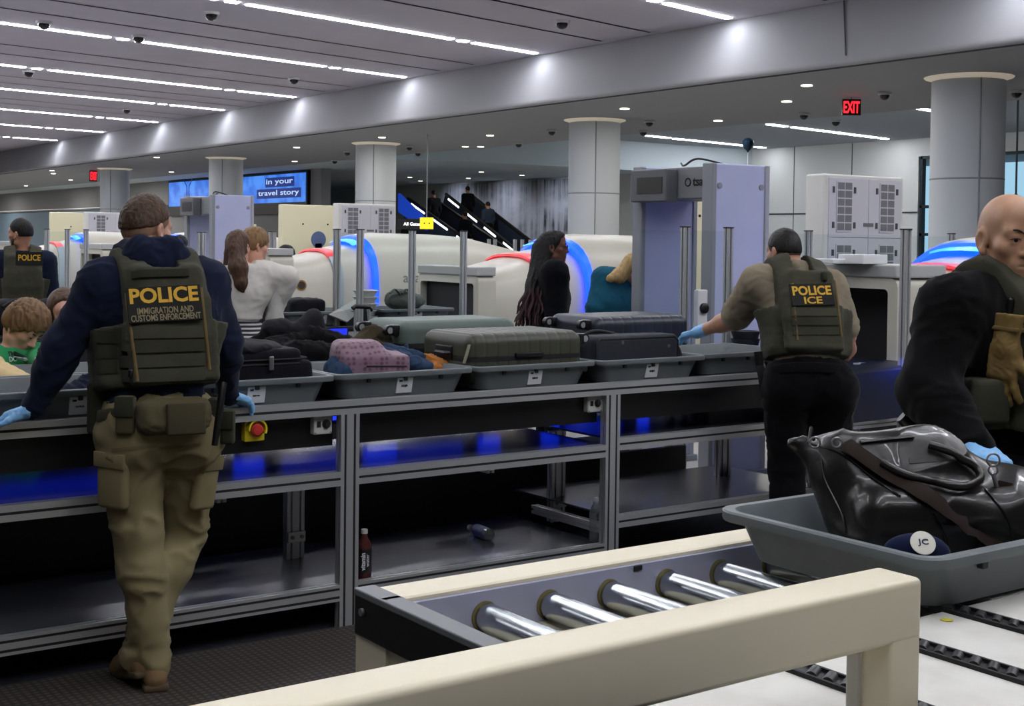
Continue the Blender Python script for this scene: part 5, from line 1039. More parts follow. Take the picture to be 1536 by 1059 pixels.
# ================================================================ travellers
def deg(v): return math.degrees(math.atan2(v[1], v[0]))
def trav(lab, px_, d, h, face, sk, top_c, pant_m, hairfn, ov=None, headpx=None, hf=None, hres=.008, g=.92, coat=None, hem=.05, shoe='#1a1a1c', eye=False, hs=1., name='shirt', hu=None, i=.016, res=.015):
    p_ = ad(px_, 400, d); t = thing('person', lab, 'person', [p_[0], p_[1], 0]); J = std(p_[0], p_[1], deg(face), h); J['hs'] = hs
    if headpx: v = ad(headpx[0], headpx[1], d); dl = v - J['head']; J['head'] = v; J['neck'] = J['neck'] + dl * .35
    if hf is not None: J['hf'] = nz(hf)
    if hu is not None: J['hu'] = nz(hu)
    for k_, v in (ov or {}).items(): J[k_] = v
    hs_ = []
    for s in 'LR':
        w_ = J['wr' + s]; dr = nz(w_ - J['el' + s]); hs_.append(hand(w_, dr, nz(np.cross(dr, J['f']) * (1 if s == 'L' else -1)), J['f'], J['k'] * .95, (20, 25, 20)))
    body(J, t, skin(sk), hres, .016, hs=1., g=g, fem=1, hands=hs_)
    if eye: eyes(J, t)
    tops(J, t, top_c, g, i, res, hem=hem, collar=.02, name=name, seed=int(px_)); pants(J, t, pant_m, g, .015, .017, top=max(.06, hem + .03)); shoes(J, t, mat('shoe' + shoe, shoe, .5), M_sole, .06, name='shoe', res=.012)
    if hairfn: hairfn(J, t)
    return t, J
def hp(J): r, f, u = hframe(J); s = J['hs']; return lambda x, y, z: J['head'] + s * (x * r + y * f + z * u)
M_sweat = cloth('white_sweater', '#cfcac2', .95, var=(7, '#c3beb6'), sc=250); dW = 9.7
sp = bpy.data.materials.new('striped_cloth'); sp.use_nodes = True; nt = sp.node_tree; b = nt.nodes['Principled BSDF']; b.inputs['Roughness'].default_value = .9; tc = nt.nodes.new('ShaderNodeTexCoord'); wv = nt.nodes.new('ShaderNodeTexWave'); wv.bands_direction = 'Z'; wv.inputs['Scale'].default_value = 11; wv.inputs['Distortion'].default_value = .4; rp = nt.nodes.new('ShaderNodeValToRGB'); rp.color_ramp.interpolation = 'CONSTANT'; rp.color_ramp.elements[0].color = (*lin('#22242c'), 1); rp.color_ramp.elements[1].color = (*lin('#b4b2ae'), 1); rp.color_ramp.elements[1].position = .6
nt.links.new(tc.outputs['Object'], wv.inputs['Vector']); nt.links.new(wv.outputs[0], rp.inputs[0]); nt.links.new(rp.outputs[0], b.inputs['Base Color'])
def ponytail(J, t):
    P = hp(J); m_ = hairmat('#5a4030', '#3c2a1f')
    sdf('hair', [ell(P(0, -.012, .036), [.083, .103, .093], np.array(hframe(J))), ell(P(0, -.03, -.02), [.075, .075, .07], np.array(hframe(J)), .03), cap(P(.02, -.09, -.01), P(.05, -.11, -.14), .05, .06, .04), cap(P(.05, -.11, -.14), P(.075, -.115, -.26), .06, .045, .04), cap(P(.075, -.115, -.26), P(.09, -.12, -.31), .04, .012, .03), cap(P(-.05, -.06, -.05), P(-.06, -.09, -.17), .035, .02, .03)], m_, t, .0075, wr=(.008, (42, 42, 8), 2), it=1)
trav('person in white sweatshirt and striped trousers with long brown hair, seen from behind', 362, dW, 1.79, nz(F0 + R0 * .2), 'pink', M_sweat, sp, ponytail, dict(elR=ad(432, 416, dW + .1), wrR=ad(410, 472, dW + .12), shR=ad(400, 412, dW + .05), shL=ad(330, 412, dW), elL=ad(322, 440, dW + .05), wrL=ad(345, 462, dW + .22)), headpx=(357, 371), hem=.135, i=.03, g=.95, name='sweatshirt')
def bob(col, col2, top=.018, side=.012, up=-.03, a=.75): return lambda J, t: hair_short(J, t, hairmat(col, col2), up=up, a=a, top=top, side=side, res=.0075, amp=.007, wsc=(45, 45, 16))
trav('short-haired blond person in pale grey top beside the white sweatshirt', 397, 9.95, 1.74, nz(F0 * .6 + R0 * .8), 'fair', cloth('grey_top', '#a3a19c', .9), M_blk, bob('#8a6c48', '#5d452c'), headpx=(382, 368), hf=nz(R0 * .75 + F0 * .6 - UZ * .2))
M_coat = cloth('black_coat', '#0b0c10', .95); dK = 10.2
def braids(J, t):
    P = hp(J); m_ = mat('hair_braid', '#0a0708', .75, bump=(120, .6, .004)); m2 = mat('hair_burgundy', '#2a0b11', .75, bump=(120, .6, .004)); b0 = ad(812, 490, dK - .1)
    h = sdf('hair', [ell(P(0, -.015, .034), [.083, .103, .09], np.array(hframe(J))), ell(P(0, -.05, -.02), [.075, .065, .08], np.array(hframe(J)), .03), ell(P(0, .02, .062), [.07, .08, .066], np.array(hframe(J)), .02), cap(P(0, -.08, -.02), ad(812, 430, dK - .05), .085, .11, .05), cap(ad(812, 430, dK - .05), ad(805, 470, dK - .06), .11, .10, .05)], m_, t, .009, cut=lambda D, X, Y, Z: np.maximum(D, ((X - P(0, .066, 0)[0]) * hframe(J)[1][0] + (Y - P(0, .066, 0)[1]) * hframe(J)[1][1] + (Z - P(0, 0, .06)[2]) * -.55)), wr=(.008, (60, 60, 5), 2), it=1)
    rs = random.Random(4); mb, m3 = MB(), MB()
    for k_ in range(90):
        a_ = rs.uniform(0, 2 * math.pi); s0 = P(rs.uniform(-.06, .06), rs.uniform(-.1, -.02), rs.uniform(-.02, .08)); e = ad(rs.uniform(772, 848), rs.uniform(470, 500), dK + rs.uniform(-.28, .02)); md = (s0 + e) / 2 + np.array(ad(790 + (e - b0) @ R0 * 60 + 15, 425, dK - .16) - (s0 + e) / 2) * .35
        pts = bez([s0, md, e], 9); wv_ = [p_ + R0 * .012 * math.sin(j * 1.1 + a_) * (j / 18) + F0 * .01 * math.cos(j + a_) * (j / 18) for j, p_ in enumerate(pts)]
        mb.tube(wv_[:12], [.0085] * 12, 5); m3.tube(wv_[11:], [.0085] * (len(wv_) - 12) + [.004], 5)
    mb.build('braids', m_, h, True); m3.build('braid_ends', m2, h, True)
    g_ = MB()
    for s in (-1, 1):
        c_ = P(s * .033, .108, .004); rr, ff, uu = hframe(J); g_.tube([c_ + .022 * math.cos(q) * rr + .018 * math.sin(q) * uu for q in np.linspace(0, 2 * math.pi, 17)], .002, 5); g_.tube([P(s * .055, .105, .008), P(s * .078, .0, .008)], .002, 5)
    g_.build('glasses', M_plast, t)
trav('person with very long dark braids, glasses and black coat, in profile', 826, dK, 1.72, nz(R0 * .92 + F0 * .3), 'brown', M_coat, M_blk, braids, dict(shR=ad(833, 410, dK - .18)), headpx=(830, 371), hf=nz(R0 * .97 - F0 * .1), hres=.0065, g=1.08, hem=-.25, i=.03, name='coat', eye=True)
dT = 10.6
def blondh(J, t): P = hp(J); sdf('hair', [ell(P(0, -.012, .036), [.086, .106, .094], np.array(hframe(J))), cap(P(0, -.07, -.0), P(.03, -.08, -.14), .065, .05, .04), cap(P(-.06, 0, -.02), P(-.07, .03, -.2), .045, .03, .03), cap(P(-.02, -.08, -.1), ad(915, 418, dT - .1), .05, .03, .04)], hairmat('#b89a66', '#8d7148'), t, .009, wr=(.008, (45, 45, 10), 2))
trav('blond person in teal sweater bending beside the metal detector', 918, dT, 1.68, nz(F0 * .7 + R0 * .7), 'pink', cloth('teal_sweater', '#235a6e', .95, var=(8, '#1e4f62')), M_blk, blondh, dict(pel=ad(915, 520, dT), chest=ad(922, 455, dT + .05), neck=ad(943, 413, dT + .12), shL=ad(905, 418, dT), shR=ad(955, 428, dT + .2), elL=ad(893, 462, dT - .05), wrL=ad(890, 505, dT + .05), elR=ad(975, 470, dT + .2), wrR=ad(985, 500, dT + .3)), headpx=(955, 403), hf=nz(R0 * .8 + F0 * .3 - UZ * .6), hu=nz(UZ + R0 * .6), g=1.05, i=.025, name='sweater')
# boy in green behind the table
dY = 6.55
def tousle(J, t): hair_short(J, t, hairmat('#7f6242', '#573f29'), up=-.035, a=.9, top=.034, side=.022, res=.006, amp=.010, wsc=(45, 45, 16))
tb_, JB = trav('light-brown-haired boy in green shirt looking down behind the table', 22, dY, 1.36, nz(R0 * .7 - F0 * .5), 'pink', cloth('green_shirt', '#2f8a55', .9), M_blk, tousle, dict(wrL=ad(60, 545, 6.2), wrR=ad(0, 560, 6.2), elL=ad(60, 540, 6.5), elR=ad(-20, 545, 6.3)), headpx=(36, 490), hf=nz(R0 * .68 - F0 * .3 - UZ * .66), hu=nz(UZ * .75 + R0 * .6 - F0 * .1), hres=.0055, g=.95, eye=True, hs=.95)
sh_ = [o for o in tb_.children if o.name.startswith('shirt')][0]; sb = bvh_of(sh_)
for tx, x, y, w in (("I'M UP", 24, 530, 22), ('DOING', 27, 538, 28)):
    h_ = hit(sb, x, y)
    if h_[0] is not None:
        n_ = nz(h_[1] * [1, 1, .3]); letter(tx, h_[0], np.cross(UZ, n_), UZ, .03, M_ink if tx[0] == 'I' else M_label, sh_, width=w * dY / 2000, height=.024, bvh=sb, lift=.001, bold=.02)
def girlh(J, t): P = hp(J); sdf('hair', [ell(P(0, -.012, .036), [.086, .106, .094], np.array(hframe(J))), cap(P(.07, .0, 0), P(.085, .03, -.24), .04, .035, .04), cap(P(-.07, .0, 0), P(-.085, .03, -.24), .04, .035, .04), cap(P(0, -.07, 0), P(0, -.09, -.24), .07, .06, .04)], hairmat('#5d4636', '#3d2c21'), t, .008, cut=lambda D, X, Y, Z: np.maximum(D, (((X - P(0, .062, .05)[0]) * hframe(J)[1][0] + (Y - P(0, .062, .05)[1]) * hframe(J)[1][1] - (Z - P(0, 0, .05)[2]) * .4))), wr=(.006, (45, 45, 8), 2))
trav('brown-haired girl half hidden behind the standing officer\'s arm', 104, 6.8, 1.44, nz(-F0 * .8 - R0 * .3), 'pink', cloth('grey_shirt', '#3a3c44', .9), M_blk, girlh, headpx=(98, 470), hf=nz(-F0 * .8 + R0 * .35 - UZ * .5), hu=nz(UZ - F0 * .4), hs=.93, hres=.007, dict_=None) if False else trav('brown-haired girl half hidden behind the standing officer\'s arm', 104, 6.8, 1.44, nz(-F0 * .8 - R0 * .3), 'pink', cloth('grey_shirt', '#3a3c44', .9), M_blk, girlh, headpx=(98, 470), hf=nz(-F0 * .8 + R0 * .35 - UZ * .5), hu=nz(UZ - F0 * .4), hs=.93, hres=.007)
dP = 6.25
trav('person in pale yellow knit leaning an arm into the tray, mostly out of view', -110, 6.5, 1.62, nz(R0 * .6 - F0 * .5), 'pink', cloth('yellow_knit', '#c2ac80', .95, sc=160, b=.6), M_blk, bob('#4a3828', '#2c2018'), dict(elR=ad(-70, 548, 6.1), wrR=ad(52, 590, 5.72), shR=ad(-140, 470, 6.3), shL=ad(-70, 455, 6.5), elL=ad(-55, 535, 6.35), wrL=ad(58, 592, 5.85)), g=1.05, i=.03, hres=.01)
trav('dark-haired person far beyond the white sweatshirt, only the head showing', 431, 17, 1.585, nz(-R0 * .9), 'brown', M_blk, M_blk, bob('#17100d', '#0d0908'), hres=.012, res=.02)
trav('distant person in dark cap beyond the standing officer\'s ear', 268, 16.3, 1.70, nz(R0 * .4 + F0), 'tan', M_navy, M_blk, bob('#1a1c28', '#10121a'), hres=.012, res=.02)
# riders on the escalators
def rider(E, tt, lab, w_=.5, c1='#14161c'):
    a, d, n_, L, _ = E; q_ = a + d * L * tt + np.array([w_, 0, 0]) - n_ * .05; t = thing('person', lab, 'person', q_, 'escalator riders'); J = std(0, 0, deg(nz([0, 1, 0])), 1.72)
    for k_ in list(J):
        if isinstance(J[k_], np.ndarray) and k_ not in ('f', 'hf', 'hu', 'toeL', 'toeR'): J[k_] = J[k_] + q_
    sdf('body', torso(J) + arm(J, 'L') + arm(J, 'R') + leg(J, 'L') + leg(J, 'R') + head(J), skin('tan'), t, .02, it=1)
    m_ = cloth('rider' + c1, c1, .9); tops(J, t, m_, 1, .02, .022, name='coat', wr=.003); pants(J, t, M_blk, 1, .02, .025, wr=.002); hair_short(J, t, hairmat('#15110f', '#0b0908'), res=.015, amp=.001)
for E, tt, lab, c1 in ((E1, .22, 'dark-clothed rider at the top of the near escalator', '#12141a'), (E1, .56, 'dark-clothed rider midway on the near escalator', '#101216'), (E2, .24, 'dark-clothed rider at the top of the rear escalator', '#15171f'), (E2, .52, 'rider in bluish coat on the rear escalator beside the mural', '#2a3444')): rider(E, tt, lab, .5, c1)
# ---------------------------------------------------------------- luggage on the tables
AX = np.eye(3)
def rot(a): c, s = math.cos(a), math.sin(a); return np.array([[c, s, 0], [-s, c, 0], [0, 0, 1.]])
M_bag = cloth('black_nylon', '#15151a', .7, sc=600, b=.2); M_zip = mat('zip_metal', '#8a8a8c', .35, .9)
# black soft suitcase
t = thing('soft_suitcase', 'black soft suitcase lying in the tray beside the standing officer\'s hand', 'suitcase', (2.36, 5.45, ZT))
sdf('shell', [rbx((2.36, 5.45, 1.085), [.31, .19, .085], AX, .03), rbx((2.33, 5.45, 1.185), [.285, .185, .035], AX, .025, .008)], M_bag, t, .008, wr=(.003, (9, 9, 16), 1))
sdf('front_pocket', [ell((2.34, 5.43, 1.215), [.25, .17, .045], AX), ell((2.15, 5.40, 1.23), [.13, .13, .055], AX, .04)], M_bag, t, .008, wr=(.006, (9, 9, 16), 2))
for z in (1.155, 1.175): MB().tube([(2.06, 5.262, z), (2.59, 5.262, z), (2.65, 5.30, z), (2.655, 5.45, z)], .0045, 6).build('zip', M_blackrub, t, True)
p_ = ay(407, 545, 5.25); MB().box(p_ - [.011, .006, .03], p_ + [.011, .002, .03], .004).build('zip_pull', M_zip, t); p_ = ay(364, 519, 5.3); MB().obox(p_, [nz([.6, 0, -.8]), nz([.8, 0, .6]), [0, 1, 0]], [.03, .008, .002], .001).build('tag', M_label, t)
# pink patterned case, denim jacket, orange cloth
pk = bpy.data.materials.new('pink_pattern'); pk.use_nodes = True; nt = pk.node_tree; b = nt.nodes['Principled BSDF']; b.inputs['Roughness'].default_value = .6; tc = nt.nodes.new('ShaderNodeTexCoord'); vo = nt.nodes.new('ShaderNodeTexVoronoi'); vo.inputs['Scale'].default_value = 42; vo.inputs['Randomness'].default_value = .25; rp = nt.nodes.new('ShaderNodeValToRGB'); rp.color_ramp.elements[0].color = (*lin('#5b3a4c'), 1); rp.color_ramp.elements[1].color = (*lin('#826673'), 1); rp.color_ramp.elements[0].position = .2; rp.color_ramp.elements[1].position = .5
nt.links.new(tc.outputs['Object'], vo.inputs['Vector']); nt.links.new(vo.outputs['Distance'], rp.inputs[0]); nt.links.new(rp.outputs[0], b.inputs['Base Color'])
t = thing('patterned_case', 'dusty pink patterned soft case in the tray with the denim jacket', 'case', (2.9, 5.45, ZT))
pc = np.array(ay(560, 545, 5.42)); AXk = rot(-.35)
k_ = sdf('body', [rbx((pc[0], 5.42, 1.085), [.15, .13, .085], AXk, .02, .01), rbx((pc[0] - .07, 5.46, 1.15), [.10, .10, .075], AXk, .025, .10)], pk, t, .008, wr=(.003, (9, 9, 9), 3)); kb = bvh_of(k_)
pts = [hit(kb, x, 549) for x in range(550, 612, 6)]; pts = [q_ + n_ * .002 for q_, n_ in pts if q_ is not None]
if len(pts) > 3: MB().tube(pts, .004, 6).build('zip', mat('pink_zip', '#3a2632', .6), t, True)
M_den = cloth('denim', '#2f4259', .95, var=(14, '#22324a'), sc=300, b=.5)
t = thing('denim_jacket', 'blue denim jacket crumpled over the pink case', 'jacket', (3.0, 5.5, ZT))
Q = lambda x, y, Y: ay(x, y, Y)
sdf('cloth', [cap(Q(562, 523, 5.62), Q(600, 534, 5.5), .035, .04, .03, (.6, UZ)), cap(Q(600, 534, 5.5), Q(622, 548, 5.38), .04, .045, .03, (.7, UZ)), cap(Q(580, 524, 5.66), Q(628, 540, 5.52), .03, .04, .03), cap(Q(622, 548, 5.38), Q(640, 552, 5.38), .045, .035, .03), cap(Q(610, 520, 5.7), Q(612, 532, 5.66), .012, .02, .02), cap(Q(625, 560, 5.42), Q(600, 565, 5.5), .05, .05, .04)], M_den, t, .007, wr=(.012, (18, 18, 24), 2))
t2 = thing('denim_sleeve', 'blue denim bundle left of the pink case', 'clothing', (2.72, 5.4, ZT)); sdf('cloth', [ell(Q(505, 553, 5.42), [.055, .06, .06]), ell(Q(512, 562, 5.36), [.05, .06, .05])], M_den, t2, .007, wr=(.012, (22, 22, 24), 5))
t = thing('orange_cloth', 'orange-tan cloth at the right end of the tray with the pink case', 'clothing', (3.25, 5.45, ZT)); sdf('cloth', [cap(Q(642, 541, 5.5), Q(664, 550, 5.45), .035, .03, .03), cap(Q(650, 556, 5.44), Q(672, 556, 5.42), .035, .02, .03), ell(Q(650, 556, 5.5), [.07, .05, .03], k=.03)], mat('suede_orange', '#a8692c', .9, bump=(60, .4, .006), var=(10, '#8f5724')), t, .007, wr=(.012, (20, 20, 24), 3))
# hard suitcases lying flat
def hardcase(lab, c, half, m_, rim=None, nrib=12, ax=AX, wheels=-1, name='hard_suitcase', lower=None, ribx=True):
    t = thing(name, lab, 'suitcase', (c[0], c[1], c[2] - half[2]), 'hard suitcases in the trays'); c = np.array(c, float)
    def shell(z0, z1, m2, nm):
        def cut(D, X, Y, Z):
            u = (X - c[0]) * ax[0][0] + (Y - c[1]) * ax[0][1]
            if nrib: D = D + .0035 * (np.cos(u / half[0] * math.pi * nrib) > .86) * (np.abs(u) < half[0] * .93)
            return np.maximum(np.maximum(D, Z - z1), z0 - Z)
        return sdf(nm, [rbx(c, half, ax, .055, .01)], m2, t, .0065, cut=cut, it=1)
    shell(c[2] + .006, c[2] + 1, m_, 'upper_shell'); shell(c[2] - 1, c[2] - .006, lower or m_, 'lower_shell')
    MB().ring([[c + ax[0] * p_ * k_ + ax[1] * q_ * k_ + UZ * z for p_, q_ in rrect(2 * half[0], 2 * half[1], .055)] for z, k_ in ((-.012, .985), (-.01, 1.004), (.01, 1.004), (.012, .985))]).build('zip_band', M_blackrub, t, True)
    e = c + ax[0] * half[0] * wheels; M_wh = M_plast
    for s in (-1, 1):
        for zz in (-.6, .62):
            b_ = e + ax[1] * half[1] * .7 * s + UZ * half[2] * zz; w_ = MB().obox(b_ + ax[0] * wheels * .012, [ax[0], ax[1], UZ], [.02, .028, .028], .008).build('wheel_housing', M_wh, t, True)
            MB().rev(b_ + ax[0] * wheels * .045 - ax[1] * .018, ax[1], [(0, .016), (.002, .026), (.034, .026), (.036, .016)], 18).build('wheel', M_wh, w_, True); MB().rev(b_ + ax[0] * wheels * .045 - ax[1] * .020, ax[1], [(0, .006), (.0, .016), (.004, .016)], 16).build('hub', mat('wheel_hub', '#b8bcbc', .3, .6), w_, True)
    o_ = c - ax[0] * half[0] * wheels; MB().obox(o_ + UZ * half[2] * .2 , [ax[0], ax[1], UZ], [.008, .075, .035], .006).build('handle_recess', M_plast, t, True); MB().tube([o_ - ax[0] * wheels * .0 + ax[1] * .06 + UZ * half[2] * .2, o_ - ax[0] * wheels * .022 + ax[1] * .045 + UZ * half[2] * .2, o_ - ax[0] * wheels * .022 - ax[1] * .045 + UZ * half[2] * .2, o_ + ax[1] * -.06 + UZ * half[2] * .2], .009, 8).build('handle', M_plast, t, True)
    f_ = c - ax[1] * half[1]; MB().obox(f_ + UZ * half[2] * .12, [ax[0], ax[1], UZ], [.085, .014, .014], .008).build('side_handle', M_plast, t, True)
    return t
M_olive = mat('olive_shell', '#3b3d31', .45, bump=(200, .05, .001)); M_navyc = mat('navy_shell', '#1f2431', .4); M_mint = mat('mint_shell', '#526059', .5)
hardcase('olive green ribbed hard suitcase lying flat in the front tray', (3.82, 5.47, 1.13), (.345, .225, .125), M_olive, nrib=11, wheels=1)
p_ = ay(703, 530, 5.2); o_ = MB().tube(bez([ay(704, 517, 5.26), ay(699, 535, 5.235), ay(696, 545, 5.23)], 5), [.008] * 11, 6, .3).build('luggage_strap', mat('strap_olive', '#6a6a58', .7), None, True); tag(o_, 'olive luggage tag strap on the olive suitcase end', 'tag')
hardcase('navy ribbed hard suitcase under the leaning officer\'s gloved hand', (5.02, 6.0, 1.16), (.36, .225, .12), M_navyc, nrib=10, wheels=-1)
hardcase('grey-green hard suitcase with black lower shell and silver wheel hubs', (3.80, 6.02, 1.16), (.36, .21, .125), M_mint, nrib=0, wheels=-1, lower=mat('black_shell', '#111214', .4))
# charcoal bag
t = thing('charcoal_bag', 'charcoal structured bag standing on edge in the labelled tray', 'bag', (4.56, 5.42, ZT)); AXc = rot(.0)
M_char = cloth('charcoal_fabric', '#303239', .7, sc=500, b=.2)
o_ = sdf('body', [rbx((4.555, 5.36, 1.115), [.29, .075, .10], AXc, .03, .01), rbx((4.44, 5.5, 1.10), [.2, .14, .085], AXc, .05, .05)], M_char, t, .007, wr=(.002, (8, 8, 8), 2)); ob = bvh_of(o_)
MB().tube([(4.28, 5.288, 1.03), (4.275, 5.286, 1.18), (4.30, 5.286, 1.2), (4.81, 5.286, 1.2), (4.835, 5.286, 1.18), (4.83, 5.288, 1.03)], .0035, 6).build('piping', M_blackrub, t, True)
for x, y in ((934, 514), (1003, 519)):
    h_ = hit(ob, x, y)
    if h_[0] is not None: MB().rev(h_[0] - [0, -.002, 0], (0, -1, 0), [(0, .011), (.004, .010), (.006, .004)], 14).build('rivet', M_zip, t, True)
MB().tube(bez([(4.83, 5.36, 1.17), (4.88, 5.35, 1.13), (4.89, 5.34, 1.09)], 5), .02, 8).build('strap_stub', M_blackrub, t, True); MB().tube(bez([(4.3, 5.5, 1.18), (4.45, 5.52, 1.225), (4.65, 5.5, 1.19)], 6), .01, 8).build('handle', M_blackrub, t, True)
# coats in the back row
t = thing('black_coats', 'heap of black coats in the back-row tray', 'clothing', (2.75, 6.0, ZT)); sdf('cloth', [cap(Q(405, 522, 6.0), Q(470, 508, 6.05), .05, .05, .05), cap(Q(470, 508, 6.05), Q(520, 520, 6.0), .06, .06, .05), cap(Q(440, 535, 5.9), Q(515, 535, 5.9), .08, .07, .05), cap(Q(380, 515, 6.1), Q(400, 500, 6.1), .04, .03, .04)], M_blk, t, .011, wr=(.014, (16, 16, 22), 3))
t = thing('neck_pillow', 'dark grey curved neck pillow on the black coats', 'pillow', Q(450, 490, 6.05)); sdf('pillow', [cap(Q(405, 493, 6.1), Q(425, 492, 6.1), .045, .05, .03), cap(Q(445, 498, 6.08), Q(470, 478, 6.1), .042, .045, .03, (.7, F0)), cap(Q(470, 478, 6.1), Q(476, 492, 6.1), .042, .035, .03), cap(Q(476, 492, 6.1), Q(474, 512, 6.08), .035, .03, .03)], cloth('pillow_grey', '#26262a', .8), t, .008, wr=(.004, (10, 10, 16), 2)); MB().tube(bez([Q(477, 488, 6.05), Q(485, 495, 6.05), Q(492, 492, 6.05)], 5), .008, 6, .4).build('buckle_strap', M_blackrub, t, True)
t = thing('brown_jacket', 'dark brown jacket heaped behind the pink case', 'jacket', Q(570, 515, 5.95)); sdf('cloth', [cap(Q(525, 520, 5.95), Q(560, 508, 6.0), .04, .06, .05), cap(Q(560, 508, 6.0), Q(595, 520, 5.95), .06, .045, .05), cap(Q(560, 530, 5.9), Q(608, 533, 5.9), .06, .04, .05)], cloth('brown_cloth', '#3a3122', .9, var=(8, '#2e281d')), t, .009, wr=(.013, (16, 16, 22), 4))
t = thing('trolley_suitcase', 'upright suitcase behind the table, its extended handle showing', 'suitcase', (*Q(543, 480, 6.8)[:2], 0)); b_ = Q(543, 480, 6.8); MB().box(b_ * [1, 1, 0] + [-.2, -.12, .08], b_ * [1, 1, 0] + [.2, .12, .72], .04, 4).build('body', M_bag, t, True)
for x in (533, 554): p_ = Q(x, 463, 6.8); MB().cyl((p_[0], 6.8, .7), p_, .0085, n=10).build('handle_pole', M_alu, t, True)
MB().tube([Q(529, 463, 6.8), Q(533, 459.5, 6.8), Q(554, 460.5, 6.8), Q(557.5, 466, 6.8)], .014, 10).build('handle_grip', M_plast, t, True)
for s in (-.15, .15): MB().rev(b_ * [1, 1, 0] + [s, -.1, .04], (1, 0, 0), [(-.02, .03), (-.02, .04), (.02, .04), (.02, .03)], 14).build('wheel', M_plast, t, True)
t = thing('folded_clothes', 'dark navy clothes in the tray behind the standing officer\'s elbow', 'clothing', (1.6, 5.4, ZT)); sdf('cloth', [cap(Q(108, 592, 5.45), Q(150, 575, 5.5), .05, .06, .05), cap(Q(90, 600, 5.4), Q(140, 598, 5.4), .06, .05, .05)], M_navy, t, .009, wr=(.015, (12, 12, 16), 4))
# things on the second table
ZT2 = .992
def at2(x, Y): return Q(x, 470, Y)[0]
tray(at2(462, 9.95), 9.95, ZT2, 'tray on the second table with a dark bag, left of the tilted grey board', text='020M')
tray(at2(604, 10.0), 10.0, ZT2, 'tray on the second table holding the grey backpack', text='0206')
tray(at2(60, 10.0), 10.0, ZT2, 'tray on the second table in front of the far officer')
t = thing('dark_bag', 'dark soft bag in the second-table tray by the white sweatshirt', 'bag', (at2(455, 9.95), 9.95, ZT2)); sdf('body', [rbx(Q(455, 462, 9.95), [.16, .12, .08], AX, .05), cap(Q(448, 455, 9.95), Q(462, 460, 9.9), .05, .03, .04)], M_bag, t, .012, wr=(.008, (8, 8, 10), 2))
t = thing('grey_backpack', 'grey backpack slumped in a tray behind the glass screen', 'backpack', (at2(605, 10.), 10., ZT2)); sdf('body', [ell(Q(608, 452, 10.), [.19, .12, .075]), ell(Q(600, 446, 10.), [.13, .1, .07], k=.03)], cloth('grey_pack', '#5c5f5a', .85, var=(8, '#4d504b')), t, .011, wr=(.01, (9, 9, 14), 2))
for a_, b_ in ((585, 600), (603, 617)): MB().tube(bez([Q(a_, 440, 9.9), Q((a_ + b_) / 2, 434, 9.9), Q(b_, 442, 9.9)], 6), .016, 8, .5).build('strap', MATS['grey_pack'], t, True)
t = thing('tilted_board', 'tilted grey board on a dark stand on the second table', 'board', (at2(528, 9.75), 9.75, ZT2)); a_, b_, c_, d_ = Q(492, 473, 9.6), Q(520, 484, 9.6), Q(550, 458, 9.75), Q(532, 450, 9.85); n_ = nz(np.cross(b_ - a_, d_ - a_)); n_ = n_ if n_ @ F0 < 0 else -n_
MB().ring([[p_ + n_ * o_ for p_ in (a_, b_, c_, d_)] for o_ in (0, .012)]).build('board', mat('board_grey', '#9b9c96', .5), t); q_ = (b_ + c_) / 2; MB().ring([[np.array(p_) + [0, s, 0] for p_ in (b_ - UZ * .0, c_, (c_[0] + .02, c_[1], ZT2), (b_[0], b_[1], ZT2))] for s in (.01, .2)]).build('stand', M_blackrub, t)
for k_ in range(5):
    p_ = Q(548, 471, 9.9); o_ = MB().rev((p_[0], 9.9, ZT2 + .055 * k_), (0, 0, 1), [(0, .075), (.045, .10), (.05, .108), (.056, .108), (.056, .098), (.012, .07)], 24, True).build('bowl', mat('bowl_white', '#cfccc6', .45), None, True); tag(o_, 'white round bowl, %s in the stack behind the glass screen' % ('bottom one', 'second from the bottom', 'middle one', 'second from the top', 'top one')[k_], 'bowl', 'stacked white bowls')
for k_, (x, y, hw, lab) in enumerate(((20, 462, .24, 'black bag on the second table nearest the picture edge'), (84, 466, .2, 'black bag on the second table beside the girl\'s hair'))):
    t = thing('black_bag', lab, 'bag', (at2(x, 9.8), 9.8, ZT2)); c_ = Q(x, y, 9.8); sdf('body', [rbx((c_[0], 9.8, ZT2 + .11), [hw, .13, .11], AX, .06), ell((c_[0] - .05, 9.8, ZT2 + .2), [hw * .7, .1, .05], k=.04)], M_bag, t, .013, wr=(.01, (7, 7, 10), k_)); MB().tube(bez([(c_[0] - .1, 9.68, ZT2 + .2), (c_[0], 9.66, ZT2 + .25), (c_[0] + .12, 9.68, ZT2 + .2)], 6), .013, 8).build('handle', M_blackrub, t, True)
for k_, (x, y, h_) in enumerate(((1262, 413, .03), (1288, 416, .06))): p_ = ax(x, y, 6.55); o_ = MB().box((6.35 + .12 * k_, p_[1] - .1, 1.582), (6.6 + .1 * k_, p_[1] + .1, 1.582 + h_), .005).build('paper_box', mat('paper_white', '#d8d8da', .6)); tag(o_, ('flat white paper box on the near scanner hood, the lower one', 'white paper box on the near scanner hood, the taller one')[k_], 'box', 'boxes on the scanner hood')
# small dark bins stack at the glass
for k_ in range(3): p_ = Q(1118, 510, 6.15); o_ = MB().rev((p_[0], 6.15, ZT + .05 * k_), (0, 0, 1), [(0, .08), (.045, .095), (.049, .095), (.049, .088), (.01, .075)], 24).build('round_dish', mat('dish_dark', '#202126', .4), None, True); tag(o_, 'dark round dish, %s of the stack behind the empty tray' % ('lowest', 'middle', 'top')[k_], 'dish', 'stacked dark dishes')
